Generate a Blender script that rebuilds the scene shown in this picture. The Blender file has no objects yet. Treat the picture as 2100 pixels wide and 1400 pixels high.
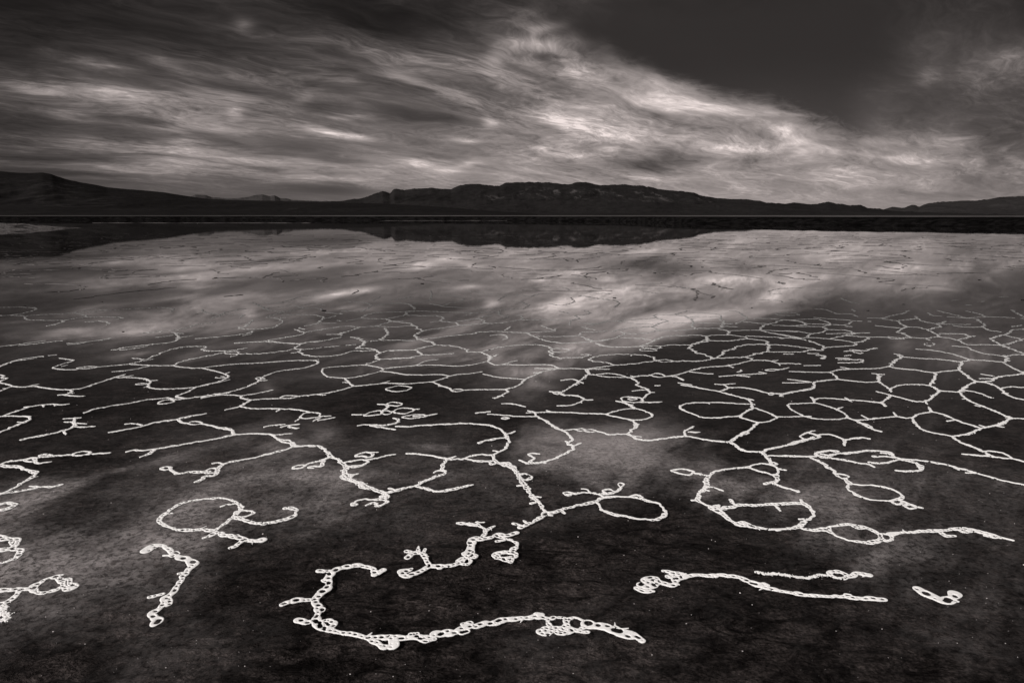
import bpy, math, random
import numpy as np

S = bpy.context.scene
C = S.collection
rng = np.random.default_rng(11)
random.seed(11)

# ------------------------------------------------------------------ camera
CAM_H = 1.5
FPX = 1400.0                      # focal length in pixels of the 2100 px wide photograph
PITCH = math.atan((700 - 441.5) / FPX)
SP, CP = math.sin(PITCH), math.cos(PITCH)
cam = bpy.data.cameras.new('camera')
cam.sensor_width = 36.0
cam.lens = 36.0 * FPX / 2100.0
cam.clip_start = 0.05
cam.clip_end = 200000.0
cam_o = bpy.data.objects.new('camera', cam)
C.objects.link(cam_o)
cam_o.location = (0, 0, CAM_H)
cam_o.rotation_euler = (math.pi / 2 - PITCH, 0, 0)
S.camera = cam_o

S.view_settings.view_transform = 'Standard'
S.view_settings.look = 'None'
S.view_settings.exposure = 0.0
S.view_settings.gamma = 1.0
S.view_settings.use_curve_mapping = False

# ------------------------------------------------------------------ sun
SUN_EL, SUN_AZ = math.radians(31), math.radians(222)   # azimuth clockwise from +Y: behind the camera, to the left
sun = bpy.data.lights.new('sun', 'SUN')
sun.energy = 5.0
sun.angle = math.radians(0.6)
sun.color = (1.0, 0.975, 0.96)
sun_o = bpy.data.objects.new('sun', sun)
C.objects.link(sun_o)
sd = (math.sin(SUN_AZ) * math.cos(SUN_EL), math.cos(SUN_AZ) * math.cos(SUN_EL), math.sin(SUN_EL))
from mathutils import Vector
sun_o.rotation_euler = Vector(sd).to_track_quat('Z', 'Y').to_euler()
sun_o.location = (-6, -6, 8)


def azel(px, py):
    """direction of a point of the photograph as azimuth, elevation in degrees"""
    u, v = (px - 1050) / FPX, (py - 700) / FPX
    x, y, z = u, CP - v * SP, -SP - v * CP
    return math.degrees(math.atan2(x, y)), math.degrees(math.atan2(z, math.hypot(x, y)))


class NT:
    """small helper that writes shader nodes"""
    def __init__(s, tree):
        s.t = tree
        s.l = tree.links

    def new(s, typ, **kw):
        n = s.t.nodes.new(typ)
        for k, v in kw.items():
            setattr(n, k, v)
        return n

    def put(s, sock, v):
        if isinstance(v, bpy.types.NodeSocket):
            s.l.new(v, sock)
        elif v is not None:
            sock.default_value = v

    def m(s, op, a, b=None, c=None, clamp=False):
        n = s.new('ShaderNodeMath', operation=op, use_clamp=clamp)
        for i, v in enumerate((a, b, c)):
            if v is not None:
                s.put(n.inputs[i], v)
        return n.outputs[0]

    def v(s, op, a, b=None, out=0):
        n = s.new('ShaderNodeVectorMath', operation=op)
        s.put(n.inputs[0], a)
        if b is not None:
            s.put(n.inputs[1], b)
        return n.outputs[out]

    def xyz(s, x, y, z=0.0):
        n = s.new('ShaderNodeCombineXYZ')
        s.put(n.inputs[0], x); s.put(n.inputs[1], y); s.put(n.inputs[2], z)
        return n.outputs[0]

    def sep(s, v):
        n = s.new('ShaderNodeSeparateXYZ')
        s.put(n.inputs[0], v)
        return n.outputs

    def rgb(s, c):
        n = s.new('ShaderNodeSeparateColor')
        s.put(n.inputs[0], c)
        return n.outputs

    def map(s, vec, loc=(0, 0, 0), rot=0.0, scale=(1, 1, 1), kind='POINT'):
        n = s.new('ShaderNodeMapping', vector_type=kind)
        s.put(n.inputs['Vector'], vec)
        n.inputs['Location'].default_value = loc
        n.inputs['Rotation'].default_value = (0, 0, rot)
        n.inputs['Scale'].default_value = scale
        return n.outputs[0]

    def noise(s, vec, scale, detail=4, rough=0.5, dist=0.0, color=False, lac=2.0):
        n = s.new('ShaderNodeTexNoise')
        s.put(n.inputs['Vector'], vec)
        n.inputs['Scale'].default_value = scale
        n.inputs['Detail'].default_value = detail
        n.inputs['Roughness'].default_value = rough
        n.inputs['Lacunarity'].default_value = lac
        n.inputs['Distortion'].default_value = dist
        return n.outputs['Color' if color else 'Fac']

    def ramp(s, fac, stops, interp='LINEAR'):
        n = s.new('ShaderNodeValToRGB')
        r = n.color_ramp
        r.interpolation = interp
        stops = sorted(stops, key=lambda q: q[0])
        while len(r.elements) < len(stops):
            r.elements.new(0.5)
        for e, (p, c) in zip(r.elements, stops):
            e.position = p
            e.color = (c, c, c, 1) if not isinstance(c, tuple) else (*c, 1)
        s.put(n.inputs[0], fac)
        return n.outputs[0]

    def smooth(s, v, a, b, lo=0.0, hi=1.0):
        n = s.new('ShaderNodeMapRange', interpolation_type='SMOOTHSTEP')
        s.put(n.inputs[0], v)
        for i, q in enumerate((a, b, lo, hi)):
            n.inputs[1 + i].default_value = q
        return n.outputs[0]

    def mixf(s, f, a, b):
        n = s.new('ShaderNodeMix', data_type='FLOAT')
        s.put(n.inputs[0], f); s.put(n.inputs[2], a); s.put(n.inputs[3], b)
        return n.outputs[0]


# ------------------------------------------------------------------ sky: clear air and cirrus, as a function of direction
world = bpy.data.worlds.new('World')
S.world = world
world.use_nodes = True
world.node_tree.nodes.clear()
N = NT(world.node_tree)
dirv = N.new('ShaderNodeTexCoord').outputs['Generated']
dx, dy, dz = N.sep(dirv)
zc = N.m('MAXIMUM', dz, 0.0)
azn = N.m('MULTIPLY', N.m('ARCTAN2', dx, dy), 180 / math.pi)
eln = N.m('MULTIPLY', N.m('ARCSINE', zc), 180 / math.pi)
# cloud sheet seen in perspective; the cirrus fibres run toward azimuth 46 degrees
inv = N.m('DIVIDE', 1.0, N.m('ADD', zc, 0.14))
sheet = N.xyz(N.m('MULTIPLY', dx, inv), N.m('MULTIPLY', dy, inv), 0.0)
fib = N.map(sheet, rot=math.radians(-(90 - 47)), loc=(0, 0, 0))      # x along the fibres, y across
# wide warp of the whole field, in degrees
w1 = N.noise(N.map(fib, scale=(0.55, 1.1, 1), loc=(3.1, 1.7, 0)), 1.3, 5, 0.55, color=True)
w2 = N.noise(N.map(fib, scale=(0.8, 2.0, 1), loc=(9.1, 4.7, 0)), 4.0, 4, 0.6, color=True)
wx = N.m('ADD', N.m('MULTIPLY', N.m('SUBTRACT', N.rgb(w1)[0], 0.5), 3.6), N.m('MULTIPLY', N.m('SUBTRACT', N.rgb(w2)[0], 0.5), 3.6))
wy = N.m('ADD', N.m('MULTIPLY', N.m('SUBTRACT', N.rgb(w1)[1], 0.5), 1.4), N.m('MULTIPLY', N.m('SUBTRACT', N.rgb(w2)[1], 0.5), 1.8))
damp = N.smooth(eln, 0.0, 6.0, 0.30, 1.0)                            # less wander near the horizon
wx = N.m('MULTIPLY', wx, damp)
wy = N.m('MULTIPLY', wy, damp)
azw = N.m('ADD', azn, wx)
elw = N.m('MAXIMUM', N.m('ADD', eln, wy), 0.0)

# brightness of cloud and air: columns of azimuth, rows of elevation (display grey 0-255), and how fibrous it is
ROW_Y = [430, 400, 350, 300, 250, 200, 150, 100, 50, 0]
TAB = {
    0:    [72, 70, 68, 66, 58, 74, 56, 43, 37, 33],
    150:  [78, 76, 80, 80, 74, 96, 76, 54, 40, 33],
    300:  [84, 82, 90, 100, 92, 108, 84, 56, 44, 37],
    450:  [86, 82, 122, 112, 110, 100, 76, 58, 58, 42],
    600:  [92, 88, 124, 106, 102, 94, 76, 68, 58, 44],
    750:  [100, 98, 126, 118, 96, 92, 94, 64, 54, 44],
    900:  [120, 122, 150, 112, 92, 108, 108, 76, 50, 45],
    1050: [140, 150, 146, 122, 112, 122, 126, 88, 74, 54],
    1200: [150, 156, 132, 134, 150, 142, 122, 92, 66, 48],
    1350: [154, 152, 128, 148, 166, 156, 122, 84, 48, 46],
    1500: [156, 148, 142, 164, 146, 156, 88, 52, 46, 45],
    1650: [154, 146, 150, 168, 168, 110, 54, 50, 48, 46],
    1800: [142, 142, 150, 152, 90, 60, 54, 50, 48, 46],
    1950: [130, 130, 132, 104, 74, 80, 106, 98, 66, 46],
    2100: [122, 124, 104, 76, 62, 74, 88, 82, 54, 42],
}
AMP = {  # fibre contrast at rows ROW_Y
    0: [.1, .2, .5, .7, .8, .8, .8, .7, .6, .5], 450: [.1, .25, .8, .8, .8, .8, .85, .8, .7, .6],
    700: [.1, .25, .8, .25, .6, .8, .9, .9, .9, .7],
    900: [.3, .5, .9, .45, .8, 1.1, 1.1, 1, .9, .8], 1200: [.4, .6, .9, 1.1, 1.2, 1.2, 1.2, 1, .6, .4],
    1500: [.4, .6, .9, 1.2, 1.2, 1, .25, .12, .1, .1], 1800: [.3, .5, .9, .9, .35, .2, .12, .1, .15, .2],
    2100: [.3, .4, .6, .6, .6, .7, .8, .7, .6, .5],
}
# above the picture's top edge: only seen mirrored in the water
HIGH = [(17.5, 0), (20, 0), (24, 0), (28, 0), (33, 0), (40, 0)]
xs = sorted(TAB)
tab = np.array([TAB[x] for x in xs], float)
tab[:5, 2:7] *= 0.93
axs = sorted(AMP)
amp = np.array([AMP[x] for x in axs], float)
NCOL = 17
azc = np.linspace(-40, 40, NCOL)
daz = azc[1] - azc[0]
hi_rows = np.array([   # columns from az -40 to 40 (9 columns), rows as HIGH
    [52, 70, 66, 56, 34, 26], [54, 74, 74, 66, 44, 28], [60, 82, 72, 54, 40, 30], [66, 88, 76, 50, 40, 32],
    [60, 76, 66, 52, 44, 32], [52, 56, 52, 50, 40, 30], [50, 58, 60, 50, 38, 30], [62, 92, 74, 50, 34, 28], [66, 96, 66, 48, 30, 26]], float)
hcol = np.linspace(-40, 40, 9)
ELMAX = 45.0
lum_acc = amp_acc = None
tot_w = None
for i, a in enumerate(azc):
    x = min(max(1050 + FPX * math.tan(math.radians(a)) / CP, 0), 2100)
    stops = []
    for k, yy in enumerate(ROW_Y):
        e = azel(1050 + (x - 1050) * 0.98, yy)[1]
        L = np.interp(x, xs, tab[:, k])
        A = np.interp(x, axs, amp[:, k])
        stops.append((max(e, 0.0) / ELMAX, (L / 255, A / 2, 0.0)))
    for k, (e, _) in enumerate(HIGH):
        L = np.interp(a, hcol, hi_rows[:, k])
        stops.append((e / ELMAX, (L / 255, 0.55, 0.0)))
    r = N.ramp(N.m('DIVIDE', elw, ELMAX), stops, 'B_SPLINE')
    wgt = N.smooth(N.m('ABSOLUTE', N.m('SUBTRACT', azw if 0 < i < NCOL - 1 else azw, float(a))), 0.0, float(daz), 1.0, 0.0)
    if i == 0:
        wgt = N.smooth(azw, float(a), float(a + daz), 1.0, 0.0)
    if i == NCOL - 1:
        wgt = N.smooth(azw, float(a - daz), float(a), 0.0, 1.0)
    rc = N.rgb(r)
    lum_acc = N.m('MULTIPLY', rc[0], wgt) if lum_acc is None else N.m('MULTIPLY_ADD', rc[0], wgt, lum_acc)
    amp_acc = N.m('MULTIPLY', rc[1], wgt) if amp_acc is None else N.m('MULTIPLY_ADD', rc[1], wgt, amp_acc)
lum, ampv = lum_acc, amp_acc
ampv = N.m('MULTIPLY', ampv, 2.0)

# individual wisps and bars: x1,y1,x2,y2 of their axis, half width, gain (display grey 0-1)
WISPS = [
    (1090, 60, 1170, 48, 7, .13), (1040, 85, 1130, 92, 10, .16), (1060, 28, 1190, 20, 16, .05), (1000, 130, 1040, 112, 14, .16),
    (1130, 130, 1290, 190, 14, .13), (1280, 160, 1420, 210, 18, .11), (1300, 205, 1480, 222, 12, .17), (1440, 218, 1575, 232, 8, .30),
    (1120, 235, 1180, 262, 9, .13), (1140, 252, 1250, 285, 9, .16), (1235, 272, 1330, 300, 9, .20), (1310, 290, 1420, 302, 10, .13),
    (1390, 278, 1440, 286, 7, .18), (1590, 268, 1632, 262, 10, .26), (1610, 285, 1690, 302, 11, .24), (1650, 300, 1800, 326, 7, .18),
    (1780, 318, 1900, 334, 5, .16), (1240, 305, 1300, 309, 3, .18), (1540, 340, 1600, 344, 6, .13), (1640, 352, 1690, 358, 4, .09),
    (1560, 233, 1690, 240, 4, .13), (1270, 357, 1370, 370, 5, .11), (1450, 300, 1530, 312, 8, .16), (1390, 330, 1480, 336, 5, .05),
    (1130, 318, 1210, 322, 4, .12), (1095, 303, 1135, 306, 4, .12), (1690, 345, 1760, 356, 6, .05),
    (1875, 160, 1920, 162, 12, .10), (2030, 116, 2100, 112, 8, .06), (1900, 285, 2020, 296, 8, .08), (2060, 318, 2100, 330, 6, .09), (1990, 335, 2020, 320, 10, .06),
    (790, 150, 880, 178, 9, .16), (880, 178, 975, 206, 7, .22), (640, 150, 760, 172, 9, .08), (630, 262, 700, 276, 5, .26), (690, 274, 755, 284, 5, .22),
    (670, 238, 750, 242, 4, .12), (580, 215, 640, 200, 9, .10), (470, 232, 500, 228, 8, .13), (930, 288, 980, 292, 4, .18), (990, 250, 1020, 252, 8, .18),
    (570, 300, 700, 302, 10, -.04), (840, 288, 890, 300, 6, -.06), (300, 120, 420, 165, 10, .10), (130, 118, 300, 142, 9, .07), (0, 178, 130, 190, 8, .12),
    (180, 188, 330, 206, 10, .12), (380, 195, 560, 208, 10, .11), (480, 48, 520, 54, 10, .10), (100, 235, 180, 244, 7, .07), (380, 245, 520, 280, 16, .08), (290, 260, 400, 268, 5, .12),
    (330, 288, 420, 293, 4, .16), (100, 300, 280, 312, 18, .08), (290, 320, 440, 326, 14, .13), (420, 330, 585, 336, 8, .15), (150, 345, 330, 352, 8, .08), (560, 342, 700, 346, 10, .06),
    (590, 358, 780, 362, 9, .13), (800, 338, 880, 336, 7, .18), (880, 350, 960, 346, 8, .15), (940, 340, 985, 334, 5, .16), (1000, 352, 1120, 356, 8, .10), (1070, 378, 1140, 384, 5, .1),
    (560, 385, 800, 392, 10, -.08), (100, 318, 260, 322, 7, -.06), (560, 200, 760, 230, 8, -.06), (760, 216, 900, 240, 12, -.06), (1310, 232, 1380, 240, 7, -.12), (1540, 275, 1590, 286, 7, -.10),
    (1470, 262, 1540, 272, 9, -.05), (700, 30, 980, 60, 26, -.05), (1090, 110, 1160, 130, 10, -.12), (1180, 100, 1230, 128, 8, -.05), (1690, 285, 1800, 305, 6, -.06),
    (1240, 80, 1520, 185, 24, -.10), (1560, 215, 1700, 250, 12, -.06), (1250, 322, 1400, 345, 9, -.06), (1450, 325, 1560, 331, 5, -.06),
]
wpx = N.m('MULTIPLY_ADD', wx, 0.30, azn)
wpy = N.m('MULTIPLY_ADD', wy, 0.38, eln)
wxx, wyy, wxy = N.m('MULTIPLY', wpx, wpx), N.m('MULTIPLY', wpy, wpy), N.m('MULTIPLY', wpx, wpy)
wsum = None
for (x1, y1, x2, y2, hw, g) in WISPS:
    g = g * 1.12 if x1 < 1000 and g > 0 else g
    a1, e1 = azel(x1, y1)
    a2, e2 = azel(x2, y2)
    ln = math.hypot(a2 - a1, e2 - e1) / 2 * 1.05
    wd = hw * 0.041 * 1.15
    th = math.atan2(e2 - e1, a2 - a1)
    c_, s_ = math.cos(th), math.sin(th)
    cx, cy = (a1 + a2) / 2, (e1 + e2) / 2
    il, iw = -0.9 / ln ** 2, -0.9 / wd ** 2                 # quadratic form of an elongated Gaussian
    qa, qc, qb = il * c_ * c_ + iw * s_ * s_, il * s_ * s_ + iw * c_ * c_, 2 * c_ * s_ * (il - iw)
    qd, qe = -2 * qa * cx - qb * cy, -2 * qc * cy - qb * cx
    qf = qa * cx * cx + qb * cx * cy + qc * cy * cy
    t_ = N.m('MULTIPLY_ADD', wpx, qd, qf)
    t_ = N.m('MULTIPLY_ADD', wpy, qe, t_)
    t_ = N.m('MULTIPLY_ADD', wxx, qa, t_)
    t_ = N.m('MULTIPLY_ADD', wyy, qc, t_)
    t_ = N.m('MULTIPLY_ADD', wxy, qb, t_)
    q = N.m('POWER', 2.718, t_)
    wsum = N.m('MULTIPLY', q, g) if wsum is None else N.m('MULTIPLY_ADD', q, g, wsum)

# fibres: the sheet is bent by slow eddies, combed along the wind, and torn into tufts
w3 = N.rgb(N.noise(N.map(fib, scale=(0.7, 1.0, 1), loc=(6.1, 3.3, 0)), 1.1, 4, 0.55, color=True))
bend = N.xyz(N.m('MULTIPLY', N.m('SUBTRACT', w3[0], 0.5), 0.9), N.m('MULTIPLY', N.m('SUBTRACT', w3[1], 0.5), 0.75), 0.0)
fibw = N.v('ADD', fib, bend)
f0 = N.noise(N.map(fibw, scale=(0.55, 1.15, 1), loc=(2.3, 5.7, 0)), 1.9, 7, 0.58, 0.3)
f1 = N.noise(N.map(fibw, scale=(0.60, 1.5, 1), loc=(1.3, 7.7, 0)), 2.6, 8, 0.62, 0.35)
f2 = N.noise(N.map(fibw, rot=0.12, scale=(0.7, 3.0, 1), loc=(5.3, 2.1, 0)), 6.5, 6, 0.66, 0.2)
f3 = N.noise(N.map(fibw, rot=-0.35, scale=(1.0, 1.9, 1), loc=(2.3, 9.1, 0)), 11.0, 6, 0.66, 0.35)
patchy = N.smooth(f0, 0.36, 0.62, 0.15, 1.0)
fibre = N.m('MULTIPLY_ADD', N.m('SUBTRACT', f0, 0.5), 1.05, N.m('MULTIPLY', N.m('SUBTRACT', f1, 0.5), 0.70))
fine_ = N.m('MULTIPLY_ADD', N.m('SUBTRACT', f2, 0.5), 0.40, N.m('MULTIPLY', N.m('SUBTRACT', f3, 0.5), 0.80))
fibre = N.m('MULTIPLY_ADD', fine_, patchy, fibre)
# cloud mirrored from above the frame: soft broken heaps
heap = N.noise(N.map(sheet, loc=(4.3, 2.2, 0), scale=(1, 1.0, 1)), 1.55, 5, 0.55, 0.3)
heap = N.m('MULTIPLY_ADD', N.m('SUBTRACT', f1, 0.5), 0.45, heap)
heap = N.smooth(heap, 0.47, 0.70)
himask = N.smooth(eln, 15.5, 19.0)
himask2 = N.smooth(eln, 22.0, 36.0, 1.0, 0.25)
heapv = N.m('MULTIPLY', N.m('MULTIPLY', heap, himask), N.m('MULTIPLY', himask2, 0.58))

pos_ = N.m('MAXIMUM', fibre, 0.0)
fibre = N.m('MULTIPLY_ADD', N.m('MULTIPLY', pos_, pos_), 0.9, fibre)
body = N.m('ADD', lum, heapv)
gainf = N.m('MULTIPLY', ampv, N.m('MULTIPLY_ADD', lum, 1.30, 0.15))
disp = N.m('ADD', body, N.m('MULTIPLY', fibre, gainf))
rag = N.m('MAXIMUM', N.m('MULTIPLY_ADD', fibre, 3.0, 1.1), 0.05)
disp = N.m('ADD', disp, N.m('MULTIPLY', N.m('MULTIPLY', wsum, 1.25), rag))
# the clear wedge of deep sky above the sharp upper edge of the cirrus band
EDGE = [(700, -330), (950, -60), (1060, 10), (1150, 72), (1230, 108), (1300, 142), (1400, 186), (1500, 214), (1570, 228), (1610, 244), (1680, 272), (1760, 300), (1860, 322), (1960, 336), (2100, 350)]
est = []
for (ex, ey) in EDGE:
    a_, e_ = azel(ex, ey)
    est.append(((a_ + 42) / 84, e_ / 45))
edge = N.m('MULTIPLY', N.ramp(N.m('DIVIDE', N.m('ADD', azn, 42.0), 84.0), est, 'EASE'), 45.0)
above = N.m('SUBTRACT', N.m('ADD', N.m('MULTIPLY_ADD', wy, 0.45, eln), N.m('MULTIPLY', N.m('SUBTRACT', f3, 0.5), 2.2)), edge)
wedge = N.m('MULTIPLY', N.smooth(above, -0.25, 1.5), N.smooth(azn, 24.0, 31.0, 0.97, 0.12))
wedge = N.m('MULTIPLY', wedge, N.m('MULTIPLY', N.smooth(azn, -4.0, 5.0), N.smooth(eln, 13.5, 17.5, 1.0, 0.0)))
clear = N.smooth(eln, 3.0, 12.0, 0.275, 0.192)
disp = N.mixf(wedge, disp, clear)
over = N.m('MAXIMUM', N.m('SUBTRACT', disp, 0.50), 0.0)
disp = N.m('SUBTRACT', disp, N.m('MULTIPLY', over, 0.34))          # bright cloud saturates gently
disp = N.m('MINIMUM', N.m('MAXIMUM', disp, 0.085), 0.90)
lin = N.m('POWER', disp, 2.25)
# the air itself (sky texture, reduced to its brightness: the picture is monochrome)
skyt = N.new('ShaderNodeTexSky', sky_type='NISHITA', sun_disc=False)
skyt.sun_elevation = SUN_EL
skyt.sun_rotation = SUN_AZ
bw = N.new('ShaderNodeRGBToBW')
N.l.new(skyt.outputs[0], bw.inputs[0])
air = N.m('MULTIPLY', bw.outputs[0], 0.010)
tot = N.m('ADD', N.m('MULTIPLY', lin, 10.0), air)
tint = N.new('ShaderNodeMix', data_type='RGBA', blend_type='MULTIPLY')
tint.inputs[0].default_value = 1.0
gr = N.new('ShaderNodeCombineColor')
for i in range(3):
    N.l.new(tot, gr.inputs[i])
N.l.new(gr.outputs[0], tint.inputs[6])
tint.inputs[7].default_value = (1.12, 0.978, 0.942, 1)
bg = N.new('ShaderNodeBackground')
bg.inputs['Strength'].default_value = 0.1
N.l.new(tint.outputs[2], bg.inputs['Color'])
N.l.new(bg.outputs[0], N.new('ShaderNodeOutputWorld').inputs['Surface'])


# ------------------------------------------------------------------ materials
def mat(name):
    m = bpy.data.materials.new(name)
    m.use_nodes = True
    m.node_tree.nodes.clear()
    return m, NT(m.node_tree)


def finish(n, shader):
    n.l.new(shader, n.new('ShaderNodeOutputMaterial').inputs['Surface'])


def grey(n, f, warm=(1.08, 0.98, 0.96)):
    c = n.new('ShaderNodeCombineColor')
    for i in range(3):
        n.put(c.inputs[i], n.m('MULTIPLY', f, warm[i]))
    return c.outputs[0]


def diffuse(n, col, bump=None, rough=1.0):
    b = n.new('ShaderNodeBsdfPrincipled')
    n.put(b.inputs['Base Color'], col)
    b.inputs['Roughness'].default_value = rough
    b.inputs['Specular IOR Level'].default_value = 0.0
    if bump is not None:
        n.l.new(bump, b.inputs['Normal'])
    return b.outputs[0]


def bump(n, h, dist, strength=1.0):
    b = n.new('ShaderNodeBump')
    n.put(b.inputs['Height'], h)
    b.inputs['Distance'].default_value = dist
    b.inputs['Strength'].default_value = strength
    return b.outputs[0]


def geo_pos(n):
    return n.new('ShaderNodeNewGeometry').outputs['Position']


# lake mud under the film of water, damp shore and pale playa beyond
M_mud, n = mat('mud')
P = geo_pos(n)
px_, py_, pz_ = n.sep(P)
big = n.noise(P, 0.55, 4, 0.55, 0.4)
mid = n.noise(P, 4.0, 6, 0.62, 0.3)
fine = n.noise(P, 26.0, 6, 0.68, 0.4)
lump = n.noise(n.map(P, scale=(1, 1.3, 1)), 9.0, 7, 0.66, 0.8)
crk = n.new('ShaderNodeTexVoronoi', feature='DISTANCE_TO_EDGE')
n.put(crk.inputs['Vector'], n.v('ADD', P, n.noise(P, 5.0, 4, 0.6, color=True)))
crk.inputs['Scale'].default_value = 5.5
crkm = n.smooth(crk.outputs['Distance'], 0.0, 0.05, 0.0, 1.0)
crkk = n.m('MAXIMUM', crkm, n.smooth(n.noise(P, 2.2, 3, 0.5), 0.42, 0.58))
alb = n.m('MULTIPLY', n.smooth(big, 0.25, 0.75, 0.55, 1.35), n.smooth(mid, 0.30, 0.70, 0.40, 1.6))
alb = n.m('MULTIPLY', alb, n.smooth(fine, 0.3, 0.7, 0.5, 1.5))
alb = n.m('MULTIPLY', alb, n.mixf(crkk, 0.55, 1.0))
dent = n.noise(n.map(P, rot=0.3, scale=(0.8, 1.5, 1)), 7.5, 8, 0.72, 1.2)
dent = n.smooth(dent, 0.36, 0.52, 0.22, 1.0)                       # torn flakes and pits in the mud skin
spk = n.noise(P, 75.0, 4, 0.7)
alb = n.m('MULTIPLY', alb, n.smooth(spk, 0.34, 0.66, 0.45, 1.55))
alb = n.m('MULTIPLY', n.m('MULTIPLY', alb, dent), 0.036)
h = n.m('ADD', n.m('MULTIPLY', lump, 1.0), n.m('ADD', n.m('MULTIPLY', fine, 0.30), n.m('MULTIPLY_ADD', dent, 0.35, n.m('MULTIPLY', crkk, 0.10))))
finish(n, diffuse(n, grey(n, alb, (1.18, 0.965, 0.91)), bump(n, h, 0.07, 1.0)))

# shore bank (dark scrub and wet mud) and the salt playa behind it
M_shore, n = mat('shore')
P = geo_pos(n)
px_, py_, pz_ = n.sep(P)
att = n.new('ShaderNodeAttribute', attribute_name='playa').outputs['Fac']
sc = n.noise(n.map(P, scale=(0.5, 0.8, 2.5)), 1.0, 6, 0.68, 0.2)
dk = n.m('MULTIPLY', n.smooth(sc, 0.35, 0.7, 0.3, 1.7), 0.0055)
st = n.noise(n.map(P, scale=(0.003, 0.02, 1)), 1.0, 5, 0.6)
st2 = n.noise(n.map(P, scale=(0.0016, 0.0012, 1)), 1.0, 3, 0.5)
pl = n.m('MULTIPLY', n.smooth(st, 0.35, 0.65, 0.05, 0.12), n.smooth(st2, 0.35, 0.62, 0.30, 1.0))
finish(n, diffuse(n, grey(n, n.mixf(att, dk, pl))))

# film of brine: mirror by Fresnel, clear straight down
F_POW, F_ZERO = 1.95, 0.02
M_water, n = mat('brine')
P = geo_pos(n)
px_, py_, pz_ = n.sep(P)
geo = n.new('ShaderNodeNewGeometry')
cosv = n.m('ABSOLUTE', n.v('DOT_PRODUCT', geo.outputs['True Normal'], geo.outputs['Incoming'], out=1))
fres = n.m('MULTIPLY_ADD', n.m('POWER', n.m('SUBTRACT', 1.0, cosv), F_POW), 1.0 - F_ZERO, F_ZERO)
rip = n.noise(n.map(P, scale=(0.9, 0.35, 1)), 1.0, 4, 0.6)
pat = n.smooth(n.noise(n.map(P, scale=(0.03, 0.02, 1), loc=(2.0, 0, 0)), 1.0, 3, 0.5), 0.42, 0.58)
far_w = n.smooth(py_, 18.0, 75.0, 0.0, 1.0)
rough_near = n.noise(P, 14.0, 3, 0.5)
hgt = n.m('ADD', n.m('MULTIPLY', n.m('MULTIPLY', rip, far_w), n.m('MULTIPLY', pat, 0.0010)), n.m('MULTIPLY', rough_near, 0.00008))
bn = bump(n, hgt, 1.0, 1.0)
gl = n.new('ShaderNodeBsdfGlossy')
gl.inputs['Color'].default_value = (1, 1, 1, 1)
gl.inputs['Roughness'].default_value = 0.006
n.l.new(bn, gl.inputs['Normal'])
tr = n.new('ShaderNodeBsdfTransparent')
mx = n.new('ShaderNodeMixShader')
grain = n.m('MULTIPLY', n.smooth(n.noise(P, 34.0, 6, 0.70, 0.5), 0.36, 0.60), n.smooth(n.noise(P, 6.0, 5, 0.62, 0.6), 0.30, 0.62, 0.45, 1.0))
nearby = n.smooth(py_, 2.8, 6.2, 0.80, 0.0)
film = n.m('SUBTRACT', 1.0, n.m('MULTIPLY', nearby, n.m('SUBTRACT', 1.0, grain)))
n.l.new(n.m('MULTIPLY', fres, film), mx.inputs[0])
n.l.new(tr.outputs[0], mx.inputs[1])
n.l.new(gl.outputs[0], mx.inputs[2])
finish(n, mx.outputs[0])

# salt crust: white near by, greyer farther out
M_salt, n = mat('salt')
P = geo_pos(n)
px_, py_, pz_ = n.sep(P)
gn = n.noise(P, 170.0, 3, 0.6)
g2 = n.noise(P, 11.0, 4, 0.6)
a = n.m('MULTIPLY', n.smooth(gn, 0.28, 0.50, 0.74, 1.0), n.smooth(g2, 0.3, 0.7, 0.88, 1.0))
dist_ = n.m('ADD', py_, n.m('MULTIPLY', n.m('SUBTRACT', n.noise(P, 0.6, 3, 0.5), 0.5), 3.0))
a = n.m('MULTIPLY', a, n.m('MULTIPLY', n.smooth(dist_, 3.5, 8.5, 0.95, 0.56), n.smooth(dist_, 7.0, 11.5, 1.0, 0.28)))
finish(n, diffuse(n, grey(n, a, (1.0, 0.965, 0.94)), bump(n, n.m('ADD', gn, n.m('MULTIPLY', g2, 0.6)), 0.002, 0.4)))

M_far, n = mat('far_salt')
P = geo_pos(n)
px_, py_, pz_ = n.sep(P)
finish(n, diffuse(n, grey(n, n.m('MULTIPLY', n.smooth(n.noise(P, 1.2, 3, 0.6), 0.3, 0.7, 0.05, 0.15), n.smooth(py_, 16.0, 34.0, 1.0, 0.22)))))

M_clod, n = mat('clod')
finish(n, diffuse(n, grey(n, n.smooth(n.noise(geo_pos(n), 60, 4, 0.6), 0.3, 0.7, 0.008, 0.02))))
M_grit, n = mat('grit')
finish(n, diffuse(n, grey(n, n.smooth(n.noise(geo_pos(n), 30, 2, 0.6), 0.3, 0.7, 0.25, 0.75))))

M_spit, n = mat('spit')
P = geo_pos(n)
s1 = n.noise(n.map(P, scale=(1, 1, 3)), 0.5, 7, 0.68, 0.6)
s2 = n.noise(P, 2.6, 5, 0.6)
pale = n.smooth(s1, 0.36, 0.52)
finish(n, diffuse(n, grey(n, n.m('MULTIPLY', n.mixf(pale, 0.016, 0.10), n.smooth(s2, 0.3, 0.7, 0.6, 1.15))), bump(n, s2, 0.25, 0.8)))


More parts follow.
